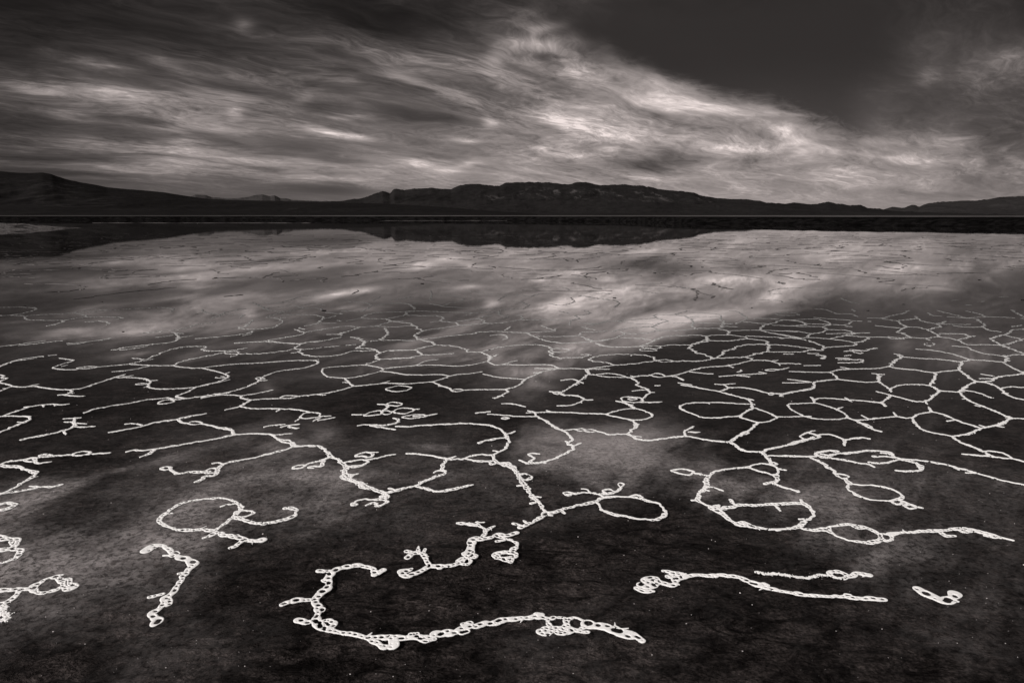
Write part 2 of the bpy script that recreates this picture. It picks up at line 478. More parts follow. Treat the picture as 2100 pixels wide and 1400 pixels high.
def hill_mat(name, dark, pale, pale_at, seed, sc=0.0011):
    m, n = mat(name)
    P = geo_pos(n)
    pale_w = n.new('ShaderNodeAttribute', attribute_name='pale').outputs['Fac']
    f = n.noise(n.map(P, loc=(seed, 0, 0), scale=(1, 0.45, 1.8)), sc, 8, 0.62, 0.7)
    f2 = n.noise(n.map(P, loc=(seed, 3, 0)), sc * 9, 5, 0.6, 0.4)
    base = n.m('MULTIPLY', n.smooth(f, 0.3, 0.7, dark * 0.85, dark * 1.15), n.smooth(f2, 0.3, 0.7, 0.82, 1.2))
    g = n.noise(n.map(P, loc=(seed, 1, 0), rot=0.5, scale=(1.4, 0.4, 1.9)), sc * 3.0, 7, 0.70, 0.25)
    k = n.m('MULTIPLY', n.smooth(g, 0.50, 0.72), pale_w)
    finish(n, diffuse(n, grey(n, n.mixf(k, base, pale))))
    return m


M_hill_left = hill_mat('hill_near', 0.0115, 0.03, 0, 2000, 0.0022)
M_hill_mid = hill_mat('hill_mid', 0.0150, 0.085, 0, 7000, 0.0011)
M_hill_foot = hill_mat('hill_foot', 0.0150, 0.03, 0, 900, 0.0016)
M_hill_far_hazed = hill_mat('hill_far_hazed', 0.040, 0.08, 0, 11000, 0.0008)  # lighter rock colour stands in for the haze over the distant peaks
M_hill_right_hazed = hill_mat('hill_right_hazed', 0.024, 0.06, 0, 5000, 0.0007)  # haze of the far range painted in as a lighter base colour


# ------------------------------------------------------------------ object helpers
def mesh_obj(name, verts, faces, material, parent=None, smooth=False):
    me = bpy.data.meshes.new(name)
    me.from_pydata(verts, [], faces)
    if smooth:
        me.polygons.foreach_set('use_smooth', np.ones(len(me.polygons), bool))
    me.materials.append(material)
    me.update()
    o = bpy.data.objects.new(name, me)
    C.objects.link(o)
    if parent is not None:
        o.parent = parent
    return o


def tag(o, label=None, cat=None, group=None, kind=None):
    if label: o['label'] = label
    if cat: o['category'] = cat
    if group: o['group'] = group
    if kind: o['kind'] = kind
    return o


def grid_faces(nr, nc):
    i = np.arange(nr - 1)[:, None] * nc + np.arange(nc - 1)[None, :]
    return np.stack([i, i + 1, i + 1 + nc, i + nc], -1).reshape(-1, 4).tolist()


def lattice(shape_x, seed):
    r = np.random.default_rng(seed)
    return r.random(shape_x)


def vnoise(x, y, seed):
    """smooth value noise"""
    tab_ = np.random.default_rng(seed).random((256, 256))
    xi, yi = np.floor(x).astype(int), np.floor(y).astype(int)
    fx, fy = x - xi, y - yi
    fx = fx * fx * (3 - 2 * fx); fy = fy * fy * (3 - 2 * fy)
    g = lambda a, b: tab_[a % 256, b % 256]
    return (g(xi, yi) * (1 - fx) + g(xi + 1, yi) * fx) * (1 - fy) + (g(xi, yi + 1) * (1 - fx) + g(xi + 1, yi + 1) * fx) * fy


def fbm(x, y, seed, octv=5, gain=0.5, ridged=False):
    s = np.zeros_like(x, float); a = 1.0; t = 0.0
    for k in range(octv):
        v = vnoise(x * 2 ** k + 17.3 * k, y * 2 ** k + 5.1 * k, seed + k)
        if ridged:
            v = 1 - np.abs(2 * v - 1)
        s += a * v; t += a; a *= gain
    return s / t


# ------------------------------------------------------------------ ground: lake bed, far shore and playa, water
def shoreline(X, Y):
    """distance of the far waterline along the view, by bearing"""
    t = X / np.maximum(Y, 1e-3)
    return np.interp(t, [-1.6, -0.75, -0.45, -0.05, 0.15, 0.25, 0.46, 0.6, 0.75, 1.6],
                     [215, 215, 225, 205, 165, 128, 105, 96, 86, 70])


tcol = np.linspace(-1.7, 1.7, 421)
sh_t = shoreline(tcol, np.ones_like(tcol)) * (1 + 0.06 * (fbm(tcol * 14 + 40, tcol * 0, 5, 4) - 0.5))
near_rows = np.linspace(-4, 40, 23)
cols_y = []
for s_ in sh_t:                                           # rows follow the waterline so that the bank keeps its edge
    cols_y.append(np.concatenate([near_rows, np.linspace(42, s_ - 6, 16), s_ + np.linspace(-5.4, 10, 40), s_ + np.linspace(11, 160, 60), np.geomspace(s_ + 170, 60000, 50)]))
Yg = np.array(cols_y).T
Xg = tcol[None, :] * np.maximum(np.abs(Yg), 12.0)
sh = np.repeat(sh_t[None, :], len(Yg), 0)
d = Yg - sh
rows = np.arange(len(Yg))
top = 1.04 + 0.30 * (fbm(Xg * 0.06, Yg * 0.05, 9, 5) - 0.5)
bank = np.clip(d / 4.0, 0, 1)
bank = bank * bank * (3 - 2 * bank)
top = top + 0.22 * (fbm(tcol[None, :] * 160 + Yg * 0, Yg * 0.25, 15, 4, 0.6) - 0.5)
Zg = -0.012 + bank * top
back = np.clip((Yg - sh - 60) / 160, 0, 1)
Zg = np.where(d > 60, Zg - 0.20 * back + 0.0, Zg)
ground = mesh_obj('ground', np.stack([Xg, Yg, Zg], -1).reshape(-1, 3).tolist(), grid_faces(len(rows), len(tcol)), M_mud)
tag(ground, 'dark lake bed and low shore reaching the horizon', kind='structure')
ground.data.materials.append(M_shore)
playa = np.clip((d - 110) / 60, 0, 1) * np.clip((6500 - Yg) / 2500, 0, 1)
at = ground.data.attributes.new('playa', 'FLOAT', 'POINT')
at.data.foreach_set('value', playa.reshape(-1).astype(np.float32))
cell_d = (d[:-1, :-1] > -3).reshape(-1)
ground.data.polygons.foreach_set('material_index', cell_d.astype(np.int32))

wr = np.concatenate([np.linspace(-3.9, 60, 12), np.linspace(80, 300, 12)])
tw = np.linspace(-1.68, 1.68, 15)
Yw = np.repeat(wr[:, None], len(tw), 1)
Xw = tw[None, :] * np.maximum(np.abs(Yw), 11.5)
water = mesh_obj('water', np.stack([Xw, Yw, Yw * 0], -1).reshape(-1, 3).tolist(), grid_faces(len(wr), len(tw)), M_water)
tag(water, 'still shallow brine mirroring the cloudy sky', kind='structure')

# pale salt spit at the far left
nx, ny = 140, 60
sx = np.linspace(-74, -50.5, nx)[None, :].repeat(ny, 0)
sy = np.linspace(66, 86, ny)[:, None].repeat(nx, 1)
u_ = (sx + 74) / 23.5
v_ = (sy - 66 - 6 * u_ ** 2) / (20 - 8 * u_ ** 2)
prof = np.clip(1.0 - u_ ** 4, 0, 1) * np.sin(np.clip(v_, 0, 1) * math.pi) ** 0.8
szz = -0.05 + prof * (0.45 + 0.75 * fbm(sx * 0.22, sy * 0.30, 31, 5, 0.5)) * 0.95
spit = mesh_obj('salt_bank', np.stack([sx, sy, szz], -1).reshape(-1, 3).tolist(), grid_faces(ny, nx), M_spit, smooth=True)
tag(spit, 'low crusted pale salt bank in the water at the far left', kind='structure')

# thin bright bar of salt just clear of the water, mid left
def salt_bar(px0, px1, py, wid, lab):
    v = (py - 700) / FPX
    t = CAM_H / (SP + v * CP)
    X0, X1 = (px0 - 1050) / FPX * t, (px1 - 1050) / FPX * t
    Y0 = t * (CP - v * SP)
    k = 160
    xs_ = np.linspace(X0, X1, k)
    wv = wid * (0.15 + fbm(xs_ * 0.5, xs_ * 0, 77, 4)) * np.sin(np.linspace(0.02, math.pi - 0.02, k)) ** 0.4
    off = 1.5 * (fbm(xs_ * 0.15, xs_ * 0 + 3, 78, 3) - 0.5)
    V = []
    for a_, zz in ((-0.5, -0.01), (-0.2, 0.035), (0.2, 0.035), (0.5, -0.01)):
        V += np.stack([xs_, Y0 + off + a_ * wv, np.full(k, zz)], -1).tolist()
    o = mesh_obj('salt_bar', V, grid_faces(4, k), M_spit_bar)
    tag(o, lab, kind='structure')


M_spit_bar, n = mat('spit_bar')
finish(n, diffuse(n, grey(n, n.smooth(n.noise(n.map(geo_pos(n), scale=(0.25, 1, 1)), 1.0, 5, 0.6), 0.34, 0.66, 0.012, 0.13))))
salt_bar(190, 640, 457.3, 1.5, 'thin pale salt bar lying in the water at mid left')
salt_bar(780, 1060, 452.6, 2.4, 'thin pale salt bar along the far waterline')


# ------------------------------------------------------------------ mountains
def hills(name, lab, prof_pts, dist, depth, material, seed, spur=1.0, fan=0.35, pale=None, n_az=520, n_r=70, jag=1.0):
    pp = np.array(prof_pts, float)
    pxs = np.linspace(pp[0, 0], pp[-1, 0], n_az)
    pys = np.interp(pxs, pp[:, 0], pp[:, 1])
    rough = (fbm(pxs * 0.07, pxs * 0, seed + 50, 5, 0.65) - 0.5) * 4.0
    u, v = (pxs - 1050) / FPX, (pys - 700) / FPX
    dirx, diry, dirz = u, CP - v * SP, -SP - v * CP
    az = np.arctan2(dirx, diry)
    tan_el = dirz / np.hypot(dirx, diry)
    crest = np.maximum(dist * tan_el + CAM_H, 2.0)                 # height of the crest line
    R = np.concatenate([np.linspace(-depth, 0, n_r), np.linspace(0.06, 0.5, 10) * depth])
    f = np.clip(1 + R / depth, 0, 1)                                # 0 at the foot, 1 at the crest
    A, F = np.meshgrid(az, f)
    RR = (dist + R)[:, None].repeat(n_az, 1)
    X, Y = RR * np.sin(A), RR * np.cos(A)
    Hc = crest[None, :]
    dH = dist * rough[None, :] * jag / FPX                # small notches of the crest line
    # concave slope: gravel fan below, steep rock above
    base = np.where(F < fan, 0.16 * (F / fan), 0.16 + 0.84 * ((F - fan) / (1 - fan)) ** 1.15)
    s = depth / 5.0
    xa = A * dist
    xs_ = xa - 0.55 * depth * F                                        # spurs run down the slope at a slant
    ridg = fbm(xs_ / (s * 0.75) + 0.8 * fbm(xa / s, F * 2, seed + 9, 3), F * 2.2, seed, 5, 0.55, True) - 0.62
    fine = fbm(xs_ / (s * 0.20), F * 8, seed + 20, 4, 0.55, True) - 0.6
    env = np.clip((F - fan * 0.8) / 0.25, 0, 1) * np.clip((1 - F) / 0.22, 0, 1)
    Z = Hc * (base + env * spur * (0.30 * ridg + 0.14 * fine))
    Z = np.minimum(Z, Hc * (0.05 + 0.95 * F ** 0.6) * RR / dist)
    Z = Z + dH * np.clip((F - 0.55) / 0.45, 0, 1) ** 3 * fbm(xa / (s * 0.3), F * 3, seed + 70, 2) * 2
    back_ = np.clip(R / (0.5 * depth), 0, 1)[:, None]
    Z = np.where(R[:, None] > 0, (Hc + dH * 0.5) * (1 - 0.55 * back_), Z)
    Z = np.where(F <= 0.001, -3.0, Z)
    o = mesh_obj(name, np.stack([X, Y, Z], -1).reshape(-1, 3).tolist(), grid_faces(len(R), n_az), material, smooth=True)
    if pale is not None:
        PX = pxs[None, :].repeat(len(R), 0)
        w = np.zeros_like(PX)
        for (x0, x1, f0, f1) in pale:
            w = np.maximum(w, np.clip((PX - x0) / 50, 0, 1) * np.clip((x1 - PX) / 50, 0, 1) * np.clip((F - f0) / 0.08, 0, 1) * np.clip((f1 - F) / 0.10, 0, 1))
        at_ = o.data.attributes.new('pale', 'FLOAT', 'POINT')
        at_.data.foreach_set('value', w.reshape(-1).astype(np.float32))
    tag(o, lab, kind='structure')
    return o


hills('hills', 'dark smooth ridge sloping down from the left edge',
      [(-700, 330), (-300, 335), (-100, 345), (0, 351), (30, 354), (60, 355), (85, 354), (105, 357), (130, 366), (160, 373), (190, 378), (220, 384),
       (250, 387), (300, 391), (340, 395), (370, 400), (395, 404), (430, 408), (470, 410), (520, 411), (600, 413), (700, 415), (800, 418), (900, 424), (1000, 432), (1100, 439)],
      7000, 3200, M_hill_left, 3, 0.45, 0.30, [(0, 260, .2, .9), (560, 720, .25, .6)], jag=0.25)
hills('hills', 'small haze-toned peaks far behind the left ridge',
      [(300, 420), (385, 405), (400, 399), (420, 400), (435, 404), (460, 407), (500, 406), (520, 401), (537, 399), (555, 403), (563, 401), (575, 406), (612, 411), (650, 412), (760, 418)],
      24000, 6000, M_hill_far_hazed, 13, 0.3, jag=0.5)
hills('mountains', 'broad dark mountain range across the centre with pale rock patches',
      [(560, 425), (640, 416), (690, 413), (720, 409), (745, 407), (760, 401), (785, 391), (800, 395), (808, 388), (830, 389), (850, 387), (870, 386), (885, 385), (900, 387),
       (925, 388), (945, 380), (965, 378), (985, 377), (1000, 380), (1025, 380), (1035, 376), (1085, 373), (1120, 374), (1155, 378), (1180, 375), (1200, 373), (1215, 377), (1230, 380),
       (1250, 379), (1290, 379), (1315, 380), (1330, 383), (1350, 388), (1375, 390), (1400, 393), (1425, 396), (1440, 402), (1470, 406), (1500, 408), (1530, 409), (1560, 413), (1590, 417),
       (1610, 418), (1628, 415), (1650, 417), (1670, 419), (1700, 414), (1715, 418), (1740, 420), (1765, 420), (1780, 426), (1805, 428), (1830, 432), (1900, 435), (2000, 438), (2100, 440), (2200, 441)],
      13000, 5200, M_hill_mid, 23, 0.8, 0.34, [(1040, 1400, .50, .90), (960, 1050, .55, .75), (1400, 1480, .6, .9)], n_az=900, n_r=90)
hills('hills', 'low dark foothills in front of the central range',
      [(560, 430), (620, 424), (700, 421), (760, 417), (800, 419), (840, 413), (880, 411), (930, 414), (980, 408), (1020, 411), (1060, 409), (1100, 413), (1150, 410), (1190, 415),
       (1240, 412), (1290, 416), (1340, 414), (1400, 419), (1450, 420), (1500, 424), (1560, 427), (1640, 429), (1720, 432), (1800, 435), (1900, 438), (1960, 440)],
      9500, 2400, M_hill_foot, 63, 0.9, 0.55, n_az=700)
hills('mountains', 'flat topped far range at the right edge',
      [(1780, 436), (1810, 430), (1830, 424), (1850, 426), (1870, 421), (1885, 424), (1900, 418), (1920, 414), (1960, 412), (2000, 411), (2030, 408), (2050, 404), (2080, 403), (2100, 403), (2200, 398), (2500, 388), (2900, 395)],
      20000, 6000, M_hill_right_hazed, 43, 0.8)

# ------------------------------------------------------------------ salt strands
TILE = {'A': (0, 950, 1711 / 550), 'B': (500, 950, 1711 / 550), 'C': (1000, 950, 1711 / 550), 'D': (1550, 950, 1711 / 550),
        'E': (0, 700, 14 / 3), 'F': (400, 700, 14 / 3), 'G': (800, 700, 14 / 3), 'H': (1200, 700, 14 / 3), 'I': (1600, 700, 4.2),
        'J': (0, 540, 14 / 3), 'K': (400, 540, 14 / 3), 'L': (800, 540, 14 / 3), 'M': (1200, 540, 14 / 3), 'N': (1600, 540, 4.2)}
STROKES = '''
# T|label|category|group ; then strokes: tile type width : pts
T|thick holey salt strand bent like a seven, wide hook at its top, crumbly foot
A m 6.2:935,555 970,532 1030,530 1075,560 1130,590 1190,612 1228,642 1205,682 1165,730 1120,780 1090,830 1050,880 1010,930 980,960 1010,995 985,1025
A b 4:1045,587 1100,592
A b 4.5:1140,702 1200,690
A b 3.5:955,852 1040,832
A b 4.5:1080,860 1085,895 1030,905
T|salt strand closed into a large loop with a forked foot and long arc tail
A o 4.6:1490,340 1440,380 1370,425 1280,422 1200,425 1110,415 1050,390 1020,360 1050,325 1110,280 1180,250 1280,230 1370,222 1450,225 1510,250 1545,290 1500,330
A b 2.6:1410,275 1470,260 1520,255
A b 2.5:1270,420 1320,400
A b 2.4:1080,318 1102,318
A m 5:1370,430 1420,455 1490,465 1550,485 1620,492 1672,488
A b 5:1550,490 1510,525 1470,538
A b 4:1370,445 1330,465 1300,475
A o 3:1500,310 1570,300 1620,315 1560,340 1510,335
A m 4.4:1500,345 1555,360 1620,378 1700,380 1780,368 1850,348 1890,320 1895,297 1860,285 1820,286
T|largest bottom curl of salt, an open C with two clear cells near its right end
B m 5.4:890,680 855,700 830,672 790,662 740,650 690,657 640,660 590,675 555,695 545,740 540,780 505,820 470,855 465,890 475,930 470,970 470,1005 500,1040 560,1060 640,1077 720,1097 790,1110 870,1105 950,1108 1020,1112 1090,1105 1170,1112 1240,1088 1300,1070 1370,1060 1450,1040 1510,1025 1580,1010 1650,995 1716,990 1786,980 1876,978 1941,990
C o 3.4:385,1000 420,985 480,980 505,1000 490,1040 430,1047 395,1030
C o 3.6:505,1000 560,985 620,1005 632,1035 590,1057 540,1050 510,1030
C m 6:640,1025 700,1040 760,1060 830,1075 890,1090 950,1105 985,1130
C o 3.4:335,1070 370,1050 412,1065 370,1085
C o 3.4:430,1050 480,1055 540,1062 510,1080 460,1080
C b 5:560,1065 600,1070 640,1075
C b 4:815,1045 855,1062
B b 4:478,685 550,685
B b 4:245,900 310,880 370,870 440,870
B b 5:345,1000 400,1010 450,1000
B o 4:490,1010 540,1000 575,1020 550,1045 510,1035
B o 4.5:800,1110 850,1150 900,1172 950,1160 950,1135 930,1115
B b 5:1130,1115 1160,1135 1220,1120
B b 3.4:1395,1025 1440,1015 1470,1035
B b 3:505,745 540,760
T|staircase shaped salt strand with a small trident arm, frayed top and heart hook
B m 5.4:1010,690 1030,715 1080,700 1140,680 1185,657 1240,660 1320,655 1380,632 1420,600 1440,560 1455,510 1460,482 1520,480 1580,475 1620,455 1680,455 1740,442
B m 4:1520,475 1540,430 1510,400 1470,392 1420,385 1365,380
B b 3.5:1545,430 1600,400
B b 3:1480,375 1535,375
B b 3:1500,395 1490,372
B o 3.4:1400,575 1430,560 1465,575 1475,600 1440,602 1405,590
B o 3.4:1365,620 1400,602 1450,612 1430,642 1385,635
B m 5:1185,650 1165,610 1145,580 1110,567 1075,577 1045,600
B b 4:1040,560 1085,570
B b 3.2:1115,560 1115,528
B b 3.2:1148,575 1157,546
B b 4:1010,690 1050,682 1070,672
C m 4:60,460 110,478 160,490 195,515 170,550 130,568
C o 4:130,566 175,575 182,595 140,600 100,606 60,598 45,580 90,568
C b 4:60,600 110,617 150,632 162,610
C b 3.4:58,496 110,490
T|wide river of salt from left forks through a deep V to the middle oval
E m 5.5:1215,1055 1290,1040 1380,1045 1490,1030 1600,1010 1720,990 1860,965 1990,945 2100,925 2210,900 2250,892
E m 5.5:1045,870 1160,850 1290,825 1400,800 1520,770 1700,745 1800,720 1970,690
E b 4:1205,790 1290,785 1360,800
E m 5:1710,750 1740,775 1790,782
E o 3.6:1800,785 1850,765 1920,770 1930,785 1860,795
E m 5.5:1920,785 1990,795 2050,812 2100,825 2190,838 2230,865 2252,890
E b 5.5:1490,1030 1450,1070 1400,1085 1345,1105
F m 4.6:385,890 500,882 640,885 745,895 790,930
F o 3.8:790,930 840,942 900,948 930,975 870,968 820,950
F b 3.4:760,895 830,890 930,880
F m 5.2:930,970 950,1000 1040,1000 1120,998 1200,1010 1260,1050 1300,1095 1360,1125 1410,1160 1450,1200 1440,1250 1450,1290 1480,1320 1540,1355 1600,1390 1640,1405
F m 4.8:950,1000 880,1030 790,1055 680,1085 560,1115 450,1135 340,1150 270,1175 220,1220
F o 4.2:100,1243 160,1215 220,1222 200,1252 130,1258
E m 5:2000,1245 1920,1250 1800,1250 1710,1262 1660,1242 1625,1215
E o 3.6:1545,1215 1590,1200 1640,1207 1610,1226 1560,1228
F b 6:220,1225 190,1275 110,1290 60,1315 0,1345
F b 4:175,1165 230,1160 280,1172
F m 4.6:1300,1095 1240,1130 1160,1150 1080,1170 1050,1195
F o 3.6:945,1200 990,1182 1050,1185 1020,1210 950,1216
F b 5:1240,1140 1210,1190 1140,1195 1100,1205 1135,1213
F o 4.4:1430,1160 1500,1147 1600,1132 1650,1150 1600,1193 1520,1203 1460,1190
F b 4.2:1620,1135 1680,1125 1760,1112 1850,1090 1915,1080
F o 4.2:1540,1100 1570,1075 1640,1062 1710,1080 1660,1108 1600,1095
F b 3.4:1640,1060 1755,1060
F b 4:1400,1235 1470,1222
F o 3.6:1400,1290 1440,1270 1500,1285 1480,1315 1430,1315
F b 4:1500,1285 1560,1265
F b 3.6:1540,1350 1590,1340 1620,1365
B m 5:610,-10 640,8 655,30 640,60 690,100 740,130 810,155 890,185 920,190 960,175 1040,155 1100,140 1160,110 1220,85 1290,65 1275,40 1265,18 1290,-20 1350,-45
B b 4:690,15 760,10 790,-8
B b 4:660,75 725,68
B b 4:735,120 770,130
B m 5:905,192 885,222 830,226 770,225 720,240 690,265 715,262
B o 3.6:870,212 910,200 922,212 890,225
B b 5:890,225 910,245 880,268 845,270
B b 4.4:780,268 820,250 850,258
B b 4:930,160 955,165 960,180
B m 4.6:1100,145 1160,160 1230,180 1310,170 1390,150 1462,136
B b 3:1270,40 1230,50 1215,60
G m 4.4:590,1130 640,1125 720,1120 760,1100 830,1085 910,1080 980,1085 1040,1060 1100,1025 1130,970 1120,920 1100,880 1070,845 1010,820 940,800 870,795 790,785 700,785 600,790 500,790 380,800 270,805 170,815 60,812
G m 4:720,1120 790,1135 870,1145 950,1145 1000,1140
G m 5:985,1085 995,1110 1000,1140
G m 4.8:590,1130 480,1110 370,1090 260,1075 165,1072
G b 4.6:855,970 930,945 1010,930 1100,920
G b 4:1110,888 1160,875 1195,858
G b 4:990,1045 1040,1055
G b 4.6:955,1150 970,1175 1005,1170
G b 3.4:420,1255 460,1235 510,1240
G m 5:1000,1140 1060,1165 1120,1180 1170,1210 1200,1250 1240,1290 1260,1340 1300,1380 1330,1410
G o 3.4:1050,1165 1100,1160 1140,1185 1090,1192
G o 3.4:1140,1190 1190,1195 1195,1212 1160,1215
G o 4:1220,1280 1290,1265 1345,1295 1310,1325 1250,1310
G b 3.4:1225,1380 1290,1375
C m 5:130,-5 160,25 190,65 220,110 250,160 290,210 320,240 345,280 370,315
C o 3.4:205,75 250,68 272,90 235,105
C b 3:190,142 250,132
C b 3:278,255 330,240
C b 3.4:275,210 340,215
C m 4.6:370,315 420,310 480,295 550,275 620,260 700,240
C o 4.8:700,240 740,217 800,212 900,212 960,218 1030,240 1080,252 1120,280 1135,310 1110,345 1060,360 1000,356 940,350 870,335 800,322 740,300 715,270
C b 3:905,212 950,200 990,215
C b 3:1070,314 1120,314
C m 5:370,315 340,350 290,375 250,395 210,407
C b 3:165,383 215,395
C b 3.4:230,365 260,388
C b 5:470,300 492,318
C b 4:370,325 415,333
C m 4:740,213 700,195 640,187 570,190 520,197
C o 3.4:482,188 515,182 550,192 515,203
C b 3.4:600,162 635,165 655,185
C b 4.4:720,195 780,190 830,175 855,155
C o 3:735,172 780,165 802,180 760,192
C o 3:832,132 850,125 870,135 848,150
T|sweeping salt figure at lower right, two ovals chained in front of a long beaded tail
C o 3.8:1172,45 1250,36 1310,52 1295,72 1230,66
C m 4:1310,60 1360,70 1415,80
C m 4:1415,80 1460,50 1530,35 1600,28 1670,22
C m 5:1412,80 1400,110 1392,150 1352,190 1345,235 1380,260 1450,290 1490,320 1540,360 1590,385 1660,395 1711,408 1811,420 1901,415 1981,402 2011,380 2061,345 2076,315 2046,275 2001,252 1951,255 1861,258 1761,265 1711,265 1640,265 1590,270 1540,280 1460,295
C b 4:1550,232 1580,265
D b 3.4:115,262 157,302
D b 4:288,232 292,255
C b 2.8:1380,160 1430,150 1505,175
C b 2.6:1380,165 1415,175
C b 5:1305,235 1345,235
C o 3:1442,272 1475,265 1465,287
D b 4:278,355 330,355
C o 3:1580,385 1630,375 1670,392 1620,400
D m 4.6:270,405 320,422 400,420 455,422
D o 4.4:460,420 490,402 560,392 640,394 710,410 770,437 795,465 790,490 740,503 680,503 600,493 530,470 480,442
D o 3.8:795,452 850,456 870,485 820,490
D b 3:625,400 660,415 705,412
D m 4.6:860,452 940,440 1020,435 1110,430 1180,430 1250,420 1310,415 1380,425 1450,440 1530,460 1600,480 1640,490
D b 4:1180,440 1210,460 1270,462
D b 5:1460,460 1520,470 1560,475
D o 3:1290,415 1340,416 1375,432 1325,437
H o 4:1560,1205 1620,1180 1700,1167 1780,1180 1840,1215 1850,1250 1820,1277 1740,1258 1650,1235 1590,1212
H b 5:1850,1218 1920,1230
H m 5:1825,1280 1832,1320 1800,1355
D m 5:105,118 60,130
D m 4.6:130,80 135,110 110,125 200,158 270,180
H m 5.2:1785,1175 1750,1130 1720,1085 1690,1060
H o 3.4:1770,1165 1800,1155 1835,1175 1790,1180
T|salt line of scalloped arcs strung between the lone ring and the lower right figure
H m 5:1690,1060 1600,1050 1530,1045 1440,1000 1390,960
H m 5:1390,960 1420,930 1480,895 1540,865 1600,825 1650,780
H o 3.2:1490,880 1540,862 1565,875 1520,888
H m 4.2:1390,960 1280,955 1160,940 1050,920 960,905
H m 4.4:960,905 860,915 750,930 600,945 500,930 430,895 410,885
H b 3.4:460,905 540,912
H m 3.6:410,885 340,885 240,890 140,865 110,858
H o 3:-5,852 55,842 108,856 50,866
G m 3.6:1660,850 1720,845 1785,840
G o 3:1785,845 1830,833 1868,845 1830,856
H b 4.6:960,905 950,870 990,840 1035,812
H b 3.2:990,865 1100,868
H m 5:410,885 460,840 495,795 460,765 420,745
H b 3.4:470,795 510,795
H o 4.2:425,745 300,720 210,695 340,655 470,640 560,660 640,700 600,738 500,750
H m 3.4:-560,683 -420,677 -280,675 -140,680 0,688 100,690 210,695
G b 3.4:1500,660 1540,672
H m 4.4:470,640 430,608 390,588 300,570
H o 3.6:345,545 390,530 530,540 545,575 450,582 370,570
H o 3:410,550 450,540 500,550 450,560
H b 3.6:540,582 640,582 735,577
H m 4:540,560 570,530 620,490 600,460 540,435 485,415 510,400 480,370 430,345
H b 3:450,475 540,462 600,465
H b 3:630,488 665,487
T|salt strand arched like a shepherd crook with a curled claw at its lower end
G m 4.4:1320,662 1380,680 1400,712 1460,742 1530,790 1600,832 1660,850 1720,900 1745,940 1700,978 1740,990 1745,1030 1680,1075 1590,1110 1490,1150 1400,1160 1310,1165
G m 4.6:1310,1165 1240,1135
G b 4:1340,1150 1380,1115 1330,1085 1370,1070 1430,1075
G b 4:1700,990 1770,995 1825,972
G b 4:1680,955 1720,965
G b 3.6:1450,1150 1490,1163
G m 3.8:1400,717 1300,718 1200,715 1100,705 1000,697 935,695
G o 3:1068,735 1100,725 1140,735 1100,742
T|net of salt cells hugging the dark water centre right, tall loop at its top
H o 3.6:110,320 200,305 300,312 390,340 300,342 200,338
H m 3.8:-320,260 -480,258 -260,258
H m 3.8:0,265 30,300 45,315 110,320
H m 4:390,340 430,345 520,330 620,325
H o 3.8:630,322 690,305 740,315 765,335 690,340
H b 3.4:450,330 470,345
H m 4:765,335 840,332 900,350 940,370
H m 4:800,332 870,320 960,295 1040,270 1130,250 1250,240 1370,232 1480,210 1560,190 1600,180
H b 3:1370,232 1425,250
H m 3.2:1000,290 1100,300 1160,307 1225,310
H m 3.6:1600,180 1570,155 1500,150 1380,155 1250,160
H m 4:1600,180 1700,180 1790,190 1850,210 1950,210 2060,215
H b 3.6:1790,190 1850,177
H b 4:1850,210 1865,230
H m 4:1250,160 1210,155 1150,130 1080,110 1030,85 1010,50 1010,35
H m 4:1250,160 1310,130 1330,100 1400,70 1510,35 1620,28 1740,30 1760,55 1740,95 1640,120 1540,150
H m 3.6:1740,100 1850,100 2000,100 2100,95 2200,72
H m 3.6:1760,30 1900,35 2050,50 2140,66 2200,72
H m 3.8:1250,160 1150,180 1050,188 940,186 850,190
H o 3.2:670,183 770,175 850,187 770,197
H o 3.8:660,185 640,150 560,130 440,125 320,122 180,130 80,150 40,175 80,190 160,197 240,212 300,225 450,215 570,200
H m 3.8:0,265 150,245 300,225
H b 3:420,125 440,140
G m 4:1890,265 1900,310 1860,340 1800,390 1740,430 1660,475 1620,487 1660,512 1760,517 1830,535 1870,555 1935,558
G m 4:1870,555 1800,590 1720,610 1600,615
G b 3.4:1640,372 1740,360 1810,378
G b 3.4:1810,385 1855,402
G b 3.4:1530,478 1620,490
G o 3:1560,490 1610,480 1640,495 1600,505
H m 3.8:1010,35 1080,10 1150,-10 1170,-40
T|beaded salt strand running into a flat ring and a smaller diamond in dark water
H b 3.6:1245,408 1330,412 1440,402
H m 3.8:1330,412 1385,440 1500,440 1620,460 1740,490 1870,500 1990,480 2100,462 2160,450
H m 3.8:1385,440 1330,465 1280,478
H o 3:1755,500 1785,490 1805,505 1775,512
H b 3.6:1870,500 1880,525
H m 4:890,395 950,405 1020,415
H m 4:920,415 1020,430 1150,455 1280,478 1370,505 1480,530 1560,555 1590,590 1600,635
H b 3.4:1560,545 1615,562
H o 4.2:1590,602 1480,597 1300,583 1150,585 1050,585 950,600 910,630 950,660 1050,700 1120,725 1250,730 1370,720 1480,710 1540,670 1600,640
H o 4:1605,640 1680,655 1770,690 1832,725 1800,750 1720,770 1650,772 1550,745 1490,715
H m 3.4:1832,720 1950,720 2080,716 2160,717
H b 3:1180,585 1190,597
T|web of salt cells crossing the right edge, with many spurs on its strands
I o 3.8:75,540 150,535 300,530 380,550 460,575 530,605 580,650 500,668 380,670 280,660 200,640 130,605 80,575
I b 4:500,580 540,565
I m 4:290,525 282,490 262,480
I m 3.6:300,500 350,488 450,490 560,500 650,505 750,515 880,530
I b 3.4:560,485 620,520
I m 4.4:905,555 880,530 920,490 965,465
I b 3.6:830,430 900,447 965,465
I m 4:965,465 1060,490 1160,515 1250,520
I m 5:1250,520 1300,490 1350,445 1375,425
I b 4:1250,520 1270,540
I m 4:1290,380 1340,405 1375,425
